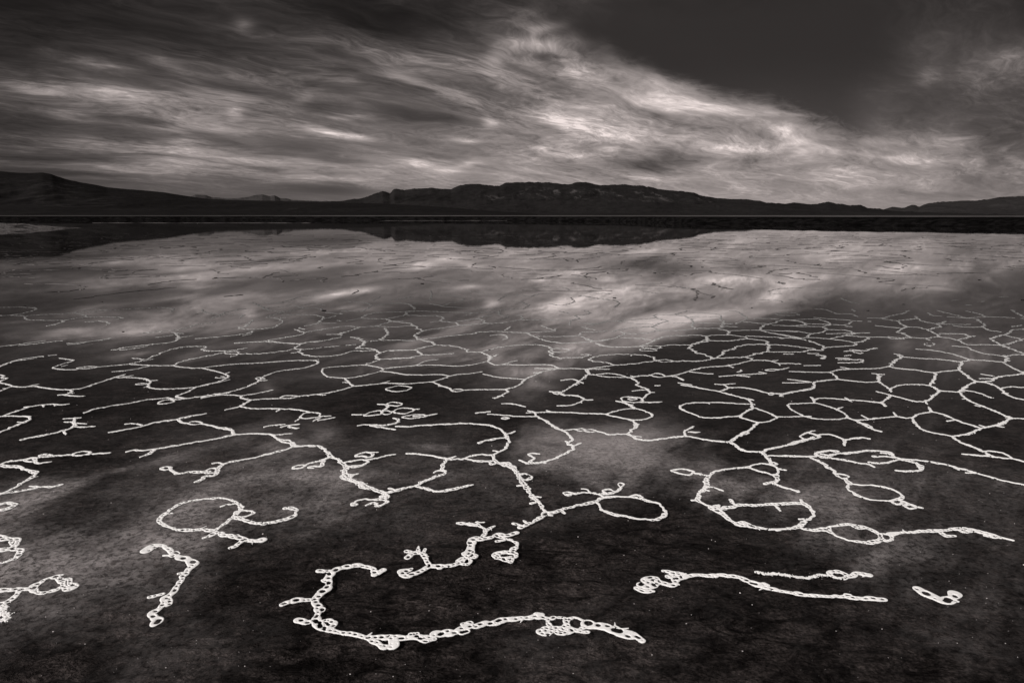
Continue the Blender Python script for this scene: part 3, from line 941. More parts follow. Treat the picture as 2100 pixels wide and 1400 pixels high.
I m 3.8:1290,380 1200,370 1080,372 1000,385 955,405 955,435
I m 4:955,415 920,395 850,345
I m 4.6:850,345 850,300 845,285
I b 3.6:790,275 900,285
I m 3.6:850,345 740,350 620,340 500,325
I m 3.8:500,325 400,335 290,350
I m 4.4:290,350 295,390 255,415
I m 3.8:255,415 150,430 60,445 0,470
I b 3.4:270,350 150,355 20,355
I b 3.4:65,325 150,335 270,350
I m 4:500,325 470,290 430,265
I m 3:80,258 200,262 330,265 430,265
I m 3.6:430,265 500,245 600,238 720,235 850,230 930,215
I b 3.2:520,220 600,235
I m 4:930,215 980,180 1040,140 1080,135
I b 3:885,182 950,190
I b 3.4:980,105 1060,125
I b 3:1030,110 1030,135
I m 3.4:1080,135 1200,145 1320,150 1440,160 1560,175
I m 3.4:1560,175 1640,155
I m 3.2:1170,65 1300,75 1450,100 1560,130 1640,155
I m 4.4:1560,175 1550,220 1540,245
I m 4:1540,245 1440,255 1340,268
I m 3.6:930,215 1010,230 1100,240 1170,245 1250,260 1340,268
I m 4.6:1340,268 1330,320 1290,375
I m 4.4:1540,245 1600,285 1640,320 1690,345
I m 4.4:1690,345 1620,375 1570,410 1540,435
I m 3.8:1540,435 1460,430 1375,425
I m 4:1540,435 1600,490 1660,525 1740,555 1830,590 1920,630 1990,660
I b 3.4:1590,420 1700,440 1820,485
I b 3.4:1680,550 1720,560 1740,555
I m 4.4:1690,345 1780,355 1850,380 1900,410 1940,450 2020,485 2100,500 2200,515
I m 4:1690,345 1820,340 1860,310 1950,295 2080,280 2110,255
I b 3.4:1720,320 1800,320 1850,325
I b 3.2:1730,280 1850,300
I m 3.4:1900,405 1980,390 2100,395 2200,390
I m 3.4:1640,155 1780,165 1920,180
I m 4.2:1920,180 1990,220 2090,265 2200,285
I m 4.4:1920,180 1950,150 1930,120
I m 3.4:1990,660 2100,665 2200,668
I m 4.4:1990,660 1920,700 1830,730 1730,745
I b 3.2:1850,725 1930,738
I b 3:1910,695 1950,708
I b 3:1715,720 1770,735
I m 4.2:1730,745 1630,715 1550,690 1480,660 1390,625 1300,605
I b 3.4:1440,685 1510,675
I m 4:1300,605 1200,625 1140,655
I b 4:1300,605 1295,585 1275,562
I m 4:1140,655 1150,690 1200,740 1290,780 1400,800 1480,815
I m 4.2:1480,815 1600,800 1680,770 1730,745
I m 3.8:1140,655 1080,658 1010,645
I m 4.2:1010,645 900,655 780,668 650,675 580,655
I b 4:1000,640 975,610
I b 3.2:700,635 760,665
I m 4.6:640,675 720,715 790,750 870,775
I o 3:700,705 750,715 790,740 730,725
I m 4.6:1480,815 1540,860 1620,895 1720,930 1790,975 1830,990
I m 3.6:1830,990 1700,980 1570,968
I o 3.8:1770,945 1870,950 1950,975 1985,1002 1900,1000 1810,985
I m 4:1990,1005 2050,1020 2100,1035 2200,1058
T|long salt line sweeping off the right edge from a beaked double loop
I b 5:490,945 420,942 350,948 310,970 350,995 430,1000
I b 4:350,968 440,985 480,970
I m 4.2:400,985 440,1005 560,1020 680,1045 760,1060 810,1080
I m 4.6:440,975 560,960 650,955 760,940 880,945 960,960 980,990 1040,1010
I b 4:870,960 930,965 970,980
I b 4.6:810,990 900,990 990,1000
I b 5:770,1040 850,1050 950,1035 1040,1015
I m 3.8:1040,1010 1180,1020 1320,1040 1450,1065 1560,1095 1680,1130 1800,1165 1930,1200 2100,1235 2220,1260
I b 3.6:1490,1080 1540,1105
I b 3.4:1600,1130 1690,1135
I m 4.6:1050,1020 1130,1035 1190,1060 1222,1090 1190,1113 1100,1118 1000,1110
T|salt stem dropping to a lone smooth oval with a tiny beaded foot
H m 4.2:1740,1095 1850,1090 2000,1095 2100,1100 2210,1100
I m 4.4:0,985 120,990 250,990
I m 4.8:250,990 330,1030 400,1070 460,1115 490,1150
I o 3.4:480,1140 540,1145 595,1165 550,1180 500,1160
I m 5:560,1180 600,1225
I o 4.4:600,1227 700,1235 820,1240 920,1260 1000,1290 1050,1330 1030,1355 950,1370 850,1368 740,1352 650,1315 590,1275
D o 3.4:868,242 900,232 942,246 900,260
D m 4.4:940,245 1000,270 1060,283
D o 3.2:950,268 990,262 1020,278 980,287
T|knobbly salt strand rising to a small crown shaped loop and drooping twig
H m 5:1690,1060 1750,1035 1840,1015 1930,995 2030,965 2100,945 2180,915
I m 4.6:70,885 150,860 220,840
I o 4.2:180,810 240,785 320,810 330,830 240,843 190,830
I b 4.4:200,800 250,778 300,768
I m 4.4:320,805 400,800 480,815 550,845 620,835 700,828 765,837
I b 5:550,845 555,895
T|short stub of thick pitted salt bent like a tick at the lower right
D m 9.5:1035,800 1065,818 1110,842 1160,864 1205,874 1240,868 1262,850 1270,832
D b 5:1250,872 1290,880
T|smooth salt bow with a knot of pitted bubbles at its left end
C m 5.2:1200,735 1250,725 1310,715 1400,715 1490,715 1580,722 1650,740 1716,765 1801,795 1911,820 2041,838 2151,845 2241,850 2321,855 2421,862 2531,868
C b 5:1120,685 1170,690 1220,695 1265,705
C o 4:1150,720 1195,705 1245,712 1215,728
C b 5.5:1200,740 1190,770 1130,765 1080,750
C o 5:1000,745 1050,730 1090,755 1050,765
C o 5:980,775 1030,765 1060,780 1010,790
C b 6:950,795 1000,812 1060,815
C b 5:1040,760 1080,780 1040,800
T|frayed broken salt line ending in a smooth pierced knob above the salt bow
D g 4.4:0,690 60,705 150,710 220,718 270,725 340,725 400,715 460,712
D o 4.4:470,700 510,685 560,700 575,720 540,735 500,725
D m 5:560,735 620,720 640,700 690,705 725,712
T|salt curl at left edge, two long arms opening like scissors
E m 4.6:-40,725 0,718 40,710 120,680 200,655 290,625 420,605 520,600 580,605 660,598
E b 4:240,628 300,620
E b 3.6:410,608 420,625
E b 3.4:550,602 520,620
E m 4.8:-40,718 20,715 120,712 200,715 270,715 285,745 220,775 120,820 0,868 -40,880
E b 3.6:170,770 220,772
T|salt strand like a bare bush, rungs fanning at its upper right
E m 5:210,940 300,920 400,900 500,880 600,855 680,830 720,800
E m 4.6:720,800 700,775 620,770
E m 4.6:715,795 715,730
E b 4:610,740 690,735 775,730
E b 4:720,815 800,820 910,812
E b 5:610,860 630,890
E b 3.6:740,780 830,788
T|zigzag salt strand at the left edge with a long straight arm and bead
E m 4.6:-60,1195 0,1180 80,1150 200,1135 330,1115 450,1100 600,1090 700,1082
E m 5:830,1080 900,1076 1050,1065
E o 4:690,1082 740,1062 800,1052 860,1060 830,1080 750,1092
E b 5:390,1090 430,1082 500,1087
E o 4:240,1135 300,1112 350,1120 330,1145 270,1150
E b 5:330,1125 350,1160 400,1165 490,1150
E b 4:85,1150 110,1138
E m 5.4:-60,1185 0,1185 80,1195 170,1195 240,1220 290,1240 320,1260
A m 6:200,50 240,58 190,100 130,130 60,170 0,195 -60,210
A m 4.6:0,195 100,180 200,165 260,150 330,150 395,135
A b 4:190,145 250,150
T|small salt hook poking in from the left edge, thin and plain
A m 4.4:-60,262 0,260 40,250 80,252 88,268 40,290 0,298 -60,310
T|beaded half loop of salt cut by the left edge with a smooth lower arc
A m 5.2:-60,450 0,465 40,480 80,480 120,485 112,510 80,540 40,550 0,555 -60,560
A b 4:80,490 70,520
A m 4.4:80,545 125,555 115,585 70,615 0,635 -60,645
T|salt strand at bottom left edge ending in a large leaf shaped loop
A m 5:-60,812 0,810 60,810 120,800 180,800 215,795
A o 5:210,792 270,750 350,730 410,752 390,788 310,822 240,820
A b 5.5:350,725 395,712
A b 6:405,745 440,740 470,780 440,797 400,785
A m 5:130,800 100,850 50,880 0,895 -60,905
A g 6:-40,900 30,915 10,945 50,970 20,1000 -40,1010
T|lattice of thin salt cells over the pale left water, curls at its left end
E m 4:-60,390 0,395 60,405 130,430 230,435 320,430 440,445 540,458 660,462
E b 3.4:250,435 310,420 385,405
E m 3.6:130,430 60,450 0,475 -60,490
E m 4:0,320 35,330 20,350 70,352 10,375 0,395
E m 4.4:660,462 690,480 640,505 560,512
E m 4:620,510 680,520 800,523
E m 4.2:660,462 780,450 880,415 1000,380 1100,345 1200,315
E b 3.6:1180,340 1280,325
E m 4:1110,345 1250,345 1340,350 1420,365 1440,390 1420,430 1480,450 1600,455 1740,448 1870,440
E b 3.4:1440,375 1520,370
E o 3.2:1300,410 1350,398 1410,405 1360,412
E b 3.4:1380,438 1440,430
E m 3.8:1870,440 1960,415 2100,390 2200,365
E m 4.6:1870,440 1780,490 1690,525 1780,545
E o 3.8:1515,595 1560,565 1640,555 1670,575 1600,592
E m 3.6:810,682 900,650 1000,630 1100,610 1220,595 1390,560 1500,550 1620,540 1650,555
E m 4:1650,560 1740,550 1870,535 2000,515 2100,498
E b 3.6:1930,543 2030,522
F m 4:0,530 100,530 200,515 300,490 400,465 500,435 540,415 600,385 640,345 700,320 800,285 950,265 1060,250 1140,225 1180,200 1150,180
F b 3.6:600,380 700,370
F b 3.6:510,425 590,400
F o 3.2:580,355 620,345 670,355 620,368
F b 3.2:1140,185 1190,172
F m 3.6:1150,180 900,185 620,205 400,215 200,235 70,255
F m 4:70,255 180,280 270,305 320,335 250,375 150,405 0,440
F b 3.2:300,305 335,293
F o 3:195,345 250,335 285,345 240,350
E m 4:1650,230 1750,190 1850,165 2000,135 2100,118 2240,95
E m 3.8:1650,230 1780,250 1950,255
E m 3.8:1650,230 1450,230 1240,217
E m 3.6:1440,232 1300,265 1190,280 1075,290
E m 3.4:1240,217 1100,230 930,245
E o 3.2:740,258 800,242 900,240 930,246 860,258
E m 3.6:740,268 600,268 510,252 560,230 620,210 700,182 640,170 570,160
E b 3:590,240 650,225
E m 3.2:1240,217 1330,190 1420,165 1500,130 1600,90 1680,65 1800,50 1930,48
E b 3:1380,185 1470,168
E b 3:1270,160 1380,170
F m 3.8:450,520 300,510 200,515
F m 4.4:540,560 440,545 450,520
F m 3.4:450,518 600,495 740,465
F m 4.4:540,560 470,600 430,622
F m 4:430,622 290,655
F m 3.8:430,622 540,640 700,642 850,645 980,652 1050,665 1100,680
F o 4.2:1010,720 1050,687 1150,680 1195,695 1190,720 1120,730 1040,735
F b 4.2:1010,730 960,765
F b 4:1190,720 1300,712
F b 4:1180,755 1340,727
F b 4.4:1190,735 1130,765
F b 4:810,650 780,670
F m 3.4:540,560 640,550 820,545
F o 3.6:820,542 860,520 930,518 985,525 920,542
F m 3.4:985,525 1130,510 1250,495 1400,465 1510,430
F b 3.2:1180,508 1250,512
F m 4.4:1510,430 1470,385 1430,350
F b 3:1415,392 1465,387
F m 3.2:1510,430 1660,415 1800,400
F b 3.4:1800,400 1865,378
F m 3:1800,400 1900,400 2000,402
G o 3.2:-40,455 20,437 90,422 200,440 150,470 40,478
F o 3.8:1620,225 1450,235 1260,250 1220,270 1220,300 1260,330 1290,340 1430,350 1540,340 1640,320 1760,290 1800,262 1720,240
F b 3.2:1235,355 1290,340
T|fringe of salt cells strung across the mirror of bright cloud mid picture
F o 3.2:280,105 340,95 420,100 410,118 320,118
F m 3.8:80,48 115,52 60,75 110,90 210,90 290,95
F b 3.4:290,92 390,80 505,62
F b 3:340,148 410,125
F m 3.4:410,120 560,118 700,110 850,90 950,70
F m 3.4:950,70 1020,25
F m 3:380,15 560,5 720,5 880,15 1020,22
F m 3.2:1020,25 1080,8 1200,-10
F m 3.8:950,70 1010,80 1000,105 1050,130 1100,140
F m 3.2:1100,140 1210,145 1370,130 1500,95 1620,90 1720,85
F b 3:920,112 1000,100
F m 2.2:1020,80 1300,50 1540,30
F m 3.4:1550,62 1600,40 1610,10
F m 3.6:1540,65 1700,70 1740,95 1770,105
F m 4.2:1770,105 1740,130 1745,155 1775,172
F m 3.2:1770,105 1900,85 2100,82
F m 3.2:1775,172 1950,160 2100,155
F m 3.4:1775,172 1700,200 1620,225
F m 3.2:1800,262 1950,245 2100,230
F m 3.2:1780,285 1900,295 2020,318 2100,318
G m 3.2:0,250 120,240 240,230 320,195 380,180 460,172
G m 3.2:240,230 430,225 610,235 740,228 850,210 930,190
G m 3.4:930,190 1000,222 1080,220
G m 4.2:930,190 960,160 930,130 880,105
G b 3:960,160 1040,125
G m 3.2:880,100 940,80 1080,50 1250,32 1400,30 1480,40
G m 3.2:880,103 730,98
G m 3.4:730,98 740,80 660,55 560,38 430,35
G m 3.4:430,35 330,55 240,80
G m 3.8:240,80 310,125
G m 3:310,130 450,125 610,112
G m 3:0,170 150,160 310,130
G m 3:0,90 240,80
G m 3.4:430,35 400,10 370,-5
G m 3.2:1080,220 1140,200 1220,183
G m 3.6:1080,220 1250,225 1400,222 1540,225 1620,260
G m 3.6:1620,260 1500,280 1400,315 1290,365
G b 3:1375,300 1440,300
G m 4:1290,365 1240,415 1180,440 1100,458
G m 3.2:1290,365 1200,355 1050,345 950,325 890,310
G m 3.2:570,330 660,315 760,308 880,290
G m 3.4:570,330 500,360 410,385
G m 3.2:570,330 470,315 330,320 150,315 0,293
G m 4:410,385 480,420 560,445 590,465
G o 3.4:590,472 640,455 705,465 650,480
G m 3.4:705,465 850,460 980,460 1100,458
G m 4.4:1100,458 1130,480 1080,510 1005,543
G m 3.2:410,385 290,395 150,405 0,400
G m 3.6:1620,260 1760,258 1890,265 2100,265
G m 3.4:1480,40 1550,70 1530,95 1560,120 1530,130 1640,165
G o 3:1550,75 1620,66 1720,80 1680,98 1580,102
G m 3.4:1640,160 1750,155 1850,150 1900,130
G b 3:1830,125 1910,125
T|short twin dash of salt below the lattice, left piece like a comma
F m 4:665,818 720,805 860,792
T|small fish shaped salt scrap to the right of the comma dash
F m 4.4:830,818 890,805 990,792
F b 5:900,815 960,830 992,828
T|cluster of four linked salt rings floating alone in mid water
F b 3.4:1510,700 1620,700
F o 4:1620,710 1680,677 1770,662 1790,690 1720,705
F o 3.6:1780,680 1840,662 1890,680 1830,700
F m 4:1800,660 1840,630 1855,608
F o 4:1840,602 1890,580 1985,595 1930,617
F b 3.4:1750,600 1840,605
F o 4.2:1900,668 1960,640 2060,640 2095,658 2020,687 1940,687
F b 4.4:2090,652 2150,645
T|slim fish shaped salt ring with a straight tail beside the ring cluster
G o 3.8:120,722 200,705 300,700 350,715 250,733 160,735
G b 4:230,715 300,720
G b 4:340,712 450,692
T|crescent salt scrap with a spiky left end below the ring cluster
F m 4.6:1560,805 1620,797 1700,797 1780,802 1880,792 1935,772 1950,750 1900,733
F b 4.6:1680,805 1800,825 1915,843
T|lone flat salt flake left of the crook strand
G m 5:825,685 880,678 950,672
T|thin arched salt sliver with a knotted end above the crook strand
G m 3.4:1070,595 1160,595 1250,610
G b 4.4:1240,612 1300,625
T|tiny salt crumb alone in the black water
H m 4.5:672,422 715,421
T|straight salt twig with a split right tip in the black water
H m 4:1285,335 1400,325 1550,315 1735,305
H b 3.4:1450,325 1580,337
H b 3.4:1665,292 1735,303
T|feathery salt blade just right of the split twig
H o 3.6:1728,275 1780,265 1850,268 1800,280
H m 4:1840,272 1900,260 1950,250
T|small salt comma between the two twigs
H m 3.6:1455,293 1495,285 1490,272
T|short dark backed salt dash under the upper right loop
H m 4:1905,120 1990,120
T|barbed salt scrap with two hooked prongs near upper right
I m 4:240,102 330,105
I m 4.4:310,118 370,125 375,145 350,145
T|plain straight salt bar at right
I m 3.6:205,208 350,206
T|leaping salt squiggle trailing a thin tail at upper right
I m 4:550,85 640,80 730,80 790,65 835,58
I b 4:600,70 690,75
I b 4.4:620,85 690,105 700,95
T|comb like salt scrap with three teeth below the squiggle
I m 4:500,155 600,155 715,158
I m 4:500,184 620,182 700,178 715,160
I b 4:480,143 600,145
I b 3.4:555,125 615,118
T|pale triangle of salt threads in the bright reflection at right
I o 2.8:1245,18 1330,18 1290,40
T|broken salt threads lying across the far left water
J m 4.2:-60,800 0,795 150,780 300,755 430,740
J m 3.8:180,785 330,770 450,755 600,740
T|slender salt thread right of the far left threads
J m 3.8:640,765 800,755 950,735 1060,715
J b 3.4:650,777 760,770
T|doubled salt bar slanting in from the left edge
E m 4.4:-40,255 0,240 100,200 200,170 300,155 410,142
E b 3.6:30,220 150,188 350,160
T|detached salt tip beyond the doubled bar at left
J m 4:465,882 540,875
T|salt branch with a feathered fork at its right end, far left water
J m 4.4:1070,828 1200,805 1330,790 1450,775 1600,762 1680,740 1710,705 1680,670
J b 3.4:1490,708 1600,695 1700,680
J b 3.4:1150,828 1300,810 1420,790
J b 3.4:1720,710 1850,690
J b 3:1640,660 1760,672
T|far row of salt loops nested in the grey left water
J o 4:245,530 260,505 400,490 560,485 700,475 780,490 830,510 720,525 650,540 500,545 300,540
J m 4:700,475 760,460 880,440 1030,445
J m 4:760,470 900,465 1030,450 1200,438 1400,428 1550,422 1660,435 1640,460
J m 4:830,515 950,512 1080,512 1170,520 1120,535
J m 4:600,545 590,565 450,600
J m 3.8:-40,502 0,500 120,495 240,500
J m 4:110,495 230,475 340,440 330,420
J m 3.8:-40,420 0,420 200,418 340,425
J m 4:820,560 1000,555 1050,575 1020,590
T|fine far salt tracery over the pale reflection left of centre
K m 3.6:-500,665 -300,650 -100,620 0,590 200,560
K m 3.6:0,720 200,705 400,685 540,660 540,650
K b 3.2:460,690 540,675
K m 3.6:415,610 480,610 550,540
K m 3.6:415,615 500,632 700,620 780,600 840,560
K m 3.8:70,440 80,455 130,475 240,490
K m 3.6:0,485 70,475
K m 3.8:240,490 320,460 420,440 490,435
K m 3.6:240,490 330,487 460,492 430,520
K m 3.4:160,525 250,495
K m 4:550,370 600,395 680,440
K m 3.8:680,440 700,425 850,415 1000,415 1040,430
K m 3.6:680,440 760,455 850,460
K m 3.8:1040,430 900,455 800,480 680,515
K m 3.6:680,515 800,530 840,555
K m 3:700,515 870,520
K m 3.6:660,375 800,380 930,370
K m 3.6:830,370 930,345 1000,320 1150,315
K m 3.6:960,405 1040,425
K m 3.6:1040,430 1170,430 1230,450
K m 3.6:1040,400 1160,385 1250,400
K m 3.6:840,490 1000,490 1150,495 1230,520 1200,550 1150,580
K m 3.2:1240,530 1350,500
K m 3.4:1250,470 1400,485 1390,475
T|long fine salt chains running right of the pale left reflection
K m 3.6:1400,455 1600,460
K m 3.8:1600,460 1690,405
K m 3.6:1470,365 1640,380 1690,405
K m 3.6:1690,405 1800,392 1930,380 2050,390
K m 3.6:1700,355 1780,315
K m 3.6:1870,350 1990,335 2080,318
K m 3.8:2050,390 2090,420
K m 3.8:1450,550 1590,525
K m 3.8:1590,525 1640,490 1740,470
K m 3.6:1740,470 1900,465 2100,460
K m 3.6:1590,525 1820,530
K m 3.8:1820,530 1950,510 2020,490 2030,470
K b 3.4:1360,545 1400,555
K m 3.8:1820,530 1880,555
K m 3.8:1880,555 1800,580 1720,602
K m 3.4:1880,555 1990,550
K m 3.6:1720,602 1590,610
K m 4:1590,610 1480,645 1400,670 1400,690
K m 3.8:1260,680 1340,680 1400,680
K m 3.6:1400,705 1200,745 1080,755 1020,770
K m 3.6:1590,610 1450,600 1380,605 1200,635 1060,660
K m 4:1060,660 1000,685 850,710 700,740
K m 3.8:700,740 560,752 380,765
K m 3.6:700,740 850,760 1010,772
K m 4:950,630 1040,660
K m 3.6:1000,615 1050,630
K m 3.6:1050,600 1200,575 1350,570
K m 3.4:1720,602 1900,607 2050,595
K m 3.6:1900,555 2060,575 2090,600
K m 4:1810,620 1850,670 1780,730
K m 4:1490,705 1560,715 1610,750 1590,790 1550,805
K m 2.6:1620,755 1780,735 2100,738
T|faint salt chains at centre, below the mirrored ridge and above the bright streak
L m 3.6:150,465 230,450
L m 3.6:0,385 150,385 200,400 240,435
L m 3.6:200,385 300,370 420,345
L m 3.4:0,350 100,340 220,318
L m 3.4:380,340 400,300 390,260
L m 3.6:230,455 400,460 600,467 790,475 730,495
L m 3.4:790,475 1040,460
L m 3.8:1040,460 1050,490 1090,500
L m 3.4:1040,455 1130,440 1250,432
L m 3.4:850,440 1000,435
L m 3.6:160,495 300,500 430,500 510,520 480,550
L m 3.4:380,565 490,550
L m 3.8:480,550 560,560 640,570 650,595
L m 3.4:640,555 830,530
L m 3.4:830,530 900,505 980,500
L m 3.6:830,530 890,545 900,575
L m 3.6:650,595 780,585 900,575 1050,570 1180,550 1270,530 1250,500 1210,495
L m 3.4:1090,520 1130,505
L m 3.6:310,645 400,630 550,610 650,595
L m 4:200,585 250,605 310,645
L m 4.2:310,645 240,690 280,725 400,755 430,780
L m 3.6:280,725 450,710 600,690 780,675 870,655
L m 3.6:870,655 1000,650 1090,655
L m 3.8:1100,640 1150,605
L m 3.6:1090,655 1310,665
L m 3.8:1310,665 1400,710 1500,740 1640,765
L m 3.6:1310,665 1450,655 1580,650
L m 4:960,690 1040,680 1110,690 1120,720 1080,730
L m 3.8:490,410 560,385 680,360 710,340
L m 3.4:490,410 650,422 850,425
L m 3.6:380,385 490,405
L m 3.2:420,305 620,310 700,330
L m 3.2:750,370 880,362
L m 3.2:750,265 850,280 950,295 1110,305
L m 3.2:1110,305 1030,355
L m 3.2:1110,305 1250,305 1350,320
L m 3.2:1350,315 1420,295 1540,285
L m 3.2:1370,240 1500,225 1650,230 1720,255
L m 3.2:1050,360 1250,370 1310,395
L m 3.2:1270,440 1340,395
L m 3.6:1450,595 1570,640 1590,625
T|greyish salt ridges crossing the brightest streak of mirrored cloud
L m 3.4:1530,385 1640,400 1760,370 1730,330
L m 3.4:1730,330 1850,310 2000,340 2100,350
L m 3.2:1860,280 1970,275 2100,290
L m 3.2:1580,450 1720,480
L m 3.6:1720,590 1730,550 1810,525 1770,500 1850,490 1920,475 1860,450
L m 3.2:1270,540 1400,540 1700,545
L m 3.2:1400,700 1780,695 1830,660 2000,655 2100,640
L m 3.4:1640,765 1800,757 1960,745 2100,725
L m 3.4:1830,700 1960,745
L m 3.2:1970,765 2100,800
L m 3:1800,570 1950,580 2100,545
L m 3:1830,605 1960,640
M m 3.6:0,720 80,745
M m 3.6:80,745 180,735 300,710 380,675 340,655
M m 3.6:380,672 550,670 720,640
M m 3.6:720,640 640,605
M m 3.4:265,650 400,620 550,610 650,605
M m 3.6:650,605 700,580 790,550
M m 3.4:790,550 670,520
M m 3.4:670,520 670,495 860,490
M m 3.4:860,490 920,470 1000,450
M m 3.8:860,490 980,515 1040,570
M m 3.4:670,520 540,535 310,550
M m 3.4:310,550 200,560 120,580 0,600
M m 3.4:310,550 450,575 650,580
M m 3.2:0,570 100,575
M m 3.2:1040,570 900,570 780,575
M m 3.2:1040,570 1180,570 1300,575
M m 3.8:1040,570 1030,600 1080,630
M m 3:940,590 1040,590
M m 3.4:720,640 900,640 1050,625
M m 3.6:1080,620 1280,620 1310,590 1330,560 1290,530 1300,500
M m 3.2:980,510 1280,510
M m 3.2:1000,470 1150,475 1300,490
M m 3.6:1310,575 1430,575 1550,530 1520,500 1450,460 1380,455
M m 3.2:1310,600 1450,608
M m 3.8:1280,630 1370,650 1370,680
M m 3.4:340,710 450,715 550,720 640,740
M m 3.2:450,190 690,195 740,180
M m 3.2:690,195 800,205 960,235
M m 3.2:960,235 760,240 300,240 0,225
M m 3.2:960,235 1100,245 1380,255
M m 3.2:550,265 700,290
M m 3.2:0,290 250,295
M m 3.2:0,320 280,350
M m 3.2:1030,190 1200,210 1400,215
M m 3.4:1750,270 1850,245 2100,230
M m 3.2:1690,290 1890,290
M m 3.2:1820,180 1910,205
M m 3.2:1650,345 1850,355 1900,380
M m 3.2:1850,350 2100,345
M m 3.6:270,350 330,380 280,420
T|stack of flattened salt cells where the bright streak meets the black water
M m 3.6:110,770 180,790 350,800 530,795
M m 3.8:530,795 620,760 700,720 800,695 950,690 1060,685 1150,695
M o 3.2:540,795 620,790 720,795 700,810 600,812
M o 3.2:525,825 590,815 680,825 650,838 560,835
M m 3.4:720,795 810,780 920,780 1010,780
M m 4:1010,780 1080,765 1170,740
M m 4.2:1170,740 1165,700
M m 3.4:1150,695 1250,685 1370,685
M m 3.6:1170,740 1300,742 1400,740 1540,720
M m 3.4:1370,682 1540,705
M m 3.8:1540,705 1545,720
M m 4:1540,720 1700,735 1750,760 1755,785
M m 3.6:1540,695 1700,700 1900,712 2040,720
M m 3.4:1370,645 1550,640 1680,638
M m 4:1680,638 1700,600 1780,580 1900,540
M m 3.4:1700,640 1850,645 2030,655
M m 3.8:1690,645 1800,670 1950,700 2040,715
M m 3.4:1790,590 1950,595 2100,590
M m 3.6:1900,540 2050,555 2100,580
M m 3.4:1550,530 1700,525 1850,535
M m 3.4:1520,560 1650,570 1770,580
M o 3.2:1830,490 1900,470 2000,475 2050,490 1950,500
N m 3.6:0,485 100,487 200,480 320,480 380,495 430,520 370,545
N m 3.6:100,487 180,500 220,520 180,535
N m 3.4:230,520 430,525 560,530 620,500
N m 3.4:290,465 400,475 550,485 640,495 780,500
N m 3.2:560,540 620,545
N m 3.6:0,535 150,540 370,545
N m 3.8:370,545 410,570
N m 3.6:410,570 330,600 250,610 245,635
N m 3.6:410,570 560,575 650,600
N m 3.4:0,580 150,585 280,605
N m 3.4:650,600 770,598
N m 3.4:400,605 650,600
N m 3.8:650,605 560,620 430,650
N m 3.4:430,650 300,640 160,640
N m 3.8:160,640 60,620 0,610
N m 3.4:160,640 0,645
N m 3.8:160,640 270,675 340,700 380,725
N m 3.6:430,650 550,665 640,685
N m 3.6:560,620 680,630 770,635
N m 3.8:770,635 730,660 640,685
N m 3.8:640,685 660,700 600,712 480,715 380,725
N m 3.8:380,725 350,745 240,745
T|far web of salt cells along the right side over reddish shallows
N m 3.6:770,635 900,635 1010,650 1120,635
N m 3.4:930,630 1070,650
N m 4:1120,635 1050,600 1020,595 1060,560 1090,545
N m 3.6:1090,545 1040,520 1010,495
N m 3.6:1010,495 1080,485 1180,475
N m 3.6:1180,475 1170,455
N m 3.6:1180,475 1250,505 1370,520
N m 3.6:1090,545 1180,550 1270,570
N m 3.4:820,535 900,545 1040,555
N m 3.8:1270,570 1330,600 1370,630
N m 3.8:1270,570 1380,545 1360,525 1430,500
N m 3.4:1370,520 1500,525 1640,525
N m 3.4:1490,535 1600,548 1740,548
N m 3.6:1120,635 1250,645 1370,630
N m 3.4:1250,645 1290,660
N m 3.6:1370,605 1500,605 1580,608 1640,630
N m 3.4:1640,630 1680,625
N m 3.6:1640,630 1530,660
N m 3.6:1370,630 1470,645 1530,660
N m 3.8:1530,660 1610,700
N m 3.4:1610,700 1750,700 1910,705
N m 3.4:1480,712 1600,720 1650,745 1760,775 1930,800
N m 3.8:1910,705 1840,665 1830,640 1950,610 2000,570
N m 3.6:1910,705 2000,685 2100,650
N m 3.6:1950,620 2060,650
N m 3.4:2000,570 2100,565 2180,560
N m 3.8:1910,705 2000,740 2090,775 2100,790
N m 3.6:1930,800 2010,790 2090,782
N m 3.6:2000,545 2100,530
N m 3.4:880,475 960,450 1080,430
N m 3.4:880,478 1010,495
N m 3.4:1050,435 1110,405
N m 3.4:750,470 880,470
N m 3.4:300,390 400,400 480,430 600,435 650,450 670,460
N m 3.4:520,300 600,330 680,350
N m 3.4:330,280 420,260
N m 3.2:250,220 400,240
N m 3.4:1350,405 1450,430 1600,470
N m 3.6:1600,470 1690,480 1760,530 1740,548
N m 3.4:1600,470 1770,460
N m 3.4:1770,460 1700,430 1600,410
N m 3.4:1770,460 1950,465 2100,475
N m 3.6:1740,548 1820,580 1920,590
N m 3.4:1270,425 1310,450
N m 3.2:1320,450 1600,470
N m 3.4:1990,400 2100,460
N m 3.4:620,395 645,415
N m 3.2:1480,320 1560,315
N m 3.2:1590,355 1650,360
N m 3.2:1700,330 1760,325
N m 3.2:1890,290 1960,285
N m 3.2:180,90 310,110 280,125 430,160
N m 3.2:0,145 200,152 400,165
N m 3.2:430,155 620,150
N m 3.2:0,215 200,210
'''


def to_ground(px, py):
    u, v = (np.asarray(px, float) - 1050) / FPX, (np.asarray(py, float) - 700) / FPX
    t = CAM_H / (SP + v * CP)
    return u * t, t * (CP - v * SP)


def catmull(P, closed, step):
    P = np.asarray(P, float)
    if closed:
        P = np.vstack([P[-1], P, P[0], P[1]])
    else:
        P = np.vstack([2 * P[0] - P[1], P, 2 * P[-1] - P[-2]])
    out = []
    for i in range(1, len(P) - 2):
        p0, p1, p2, p3 = P[i - 1:i + 3]
        k = max(2, int(np.linalg.norm(p2 - p1) / step))
        t = np.linspace(0, 1, k, endpoint=False)[:, None]
        out.append(0.5 * (2 * p1 + (p2 - p0) * t + (2 * p0 - 5 * p1 + 4 * p2 - p3) * t * t + (3 * p1 - p0 - 3 * p2 + p3) * t ** 3))
    if not closed:
        out.append(P[-2][None])
    return np.vstack(out)


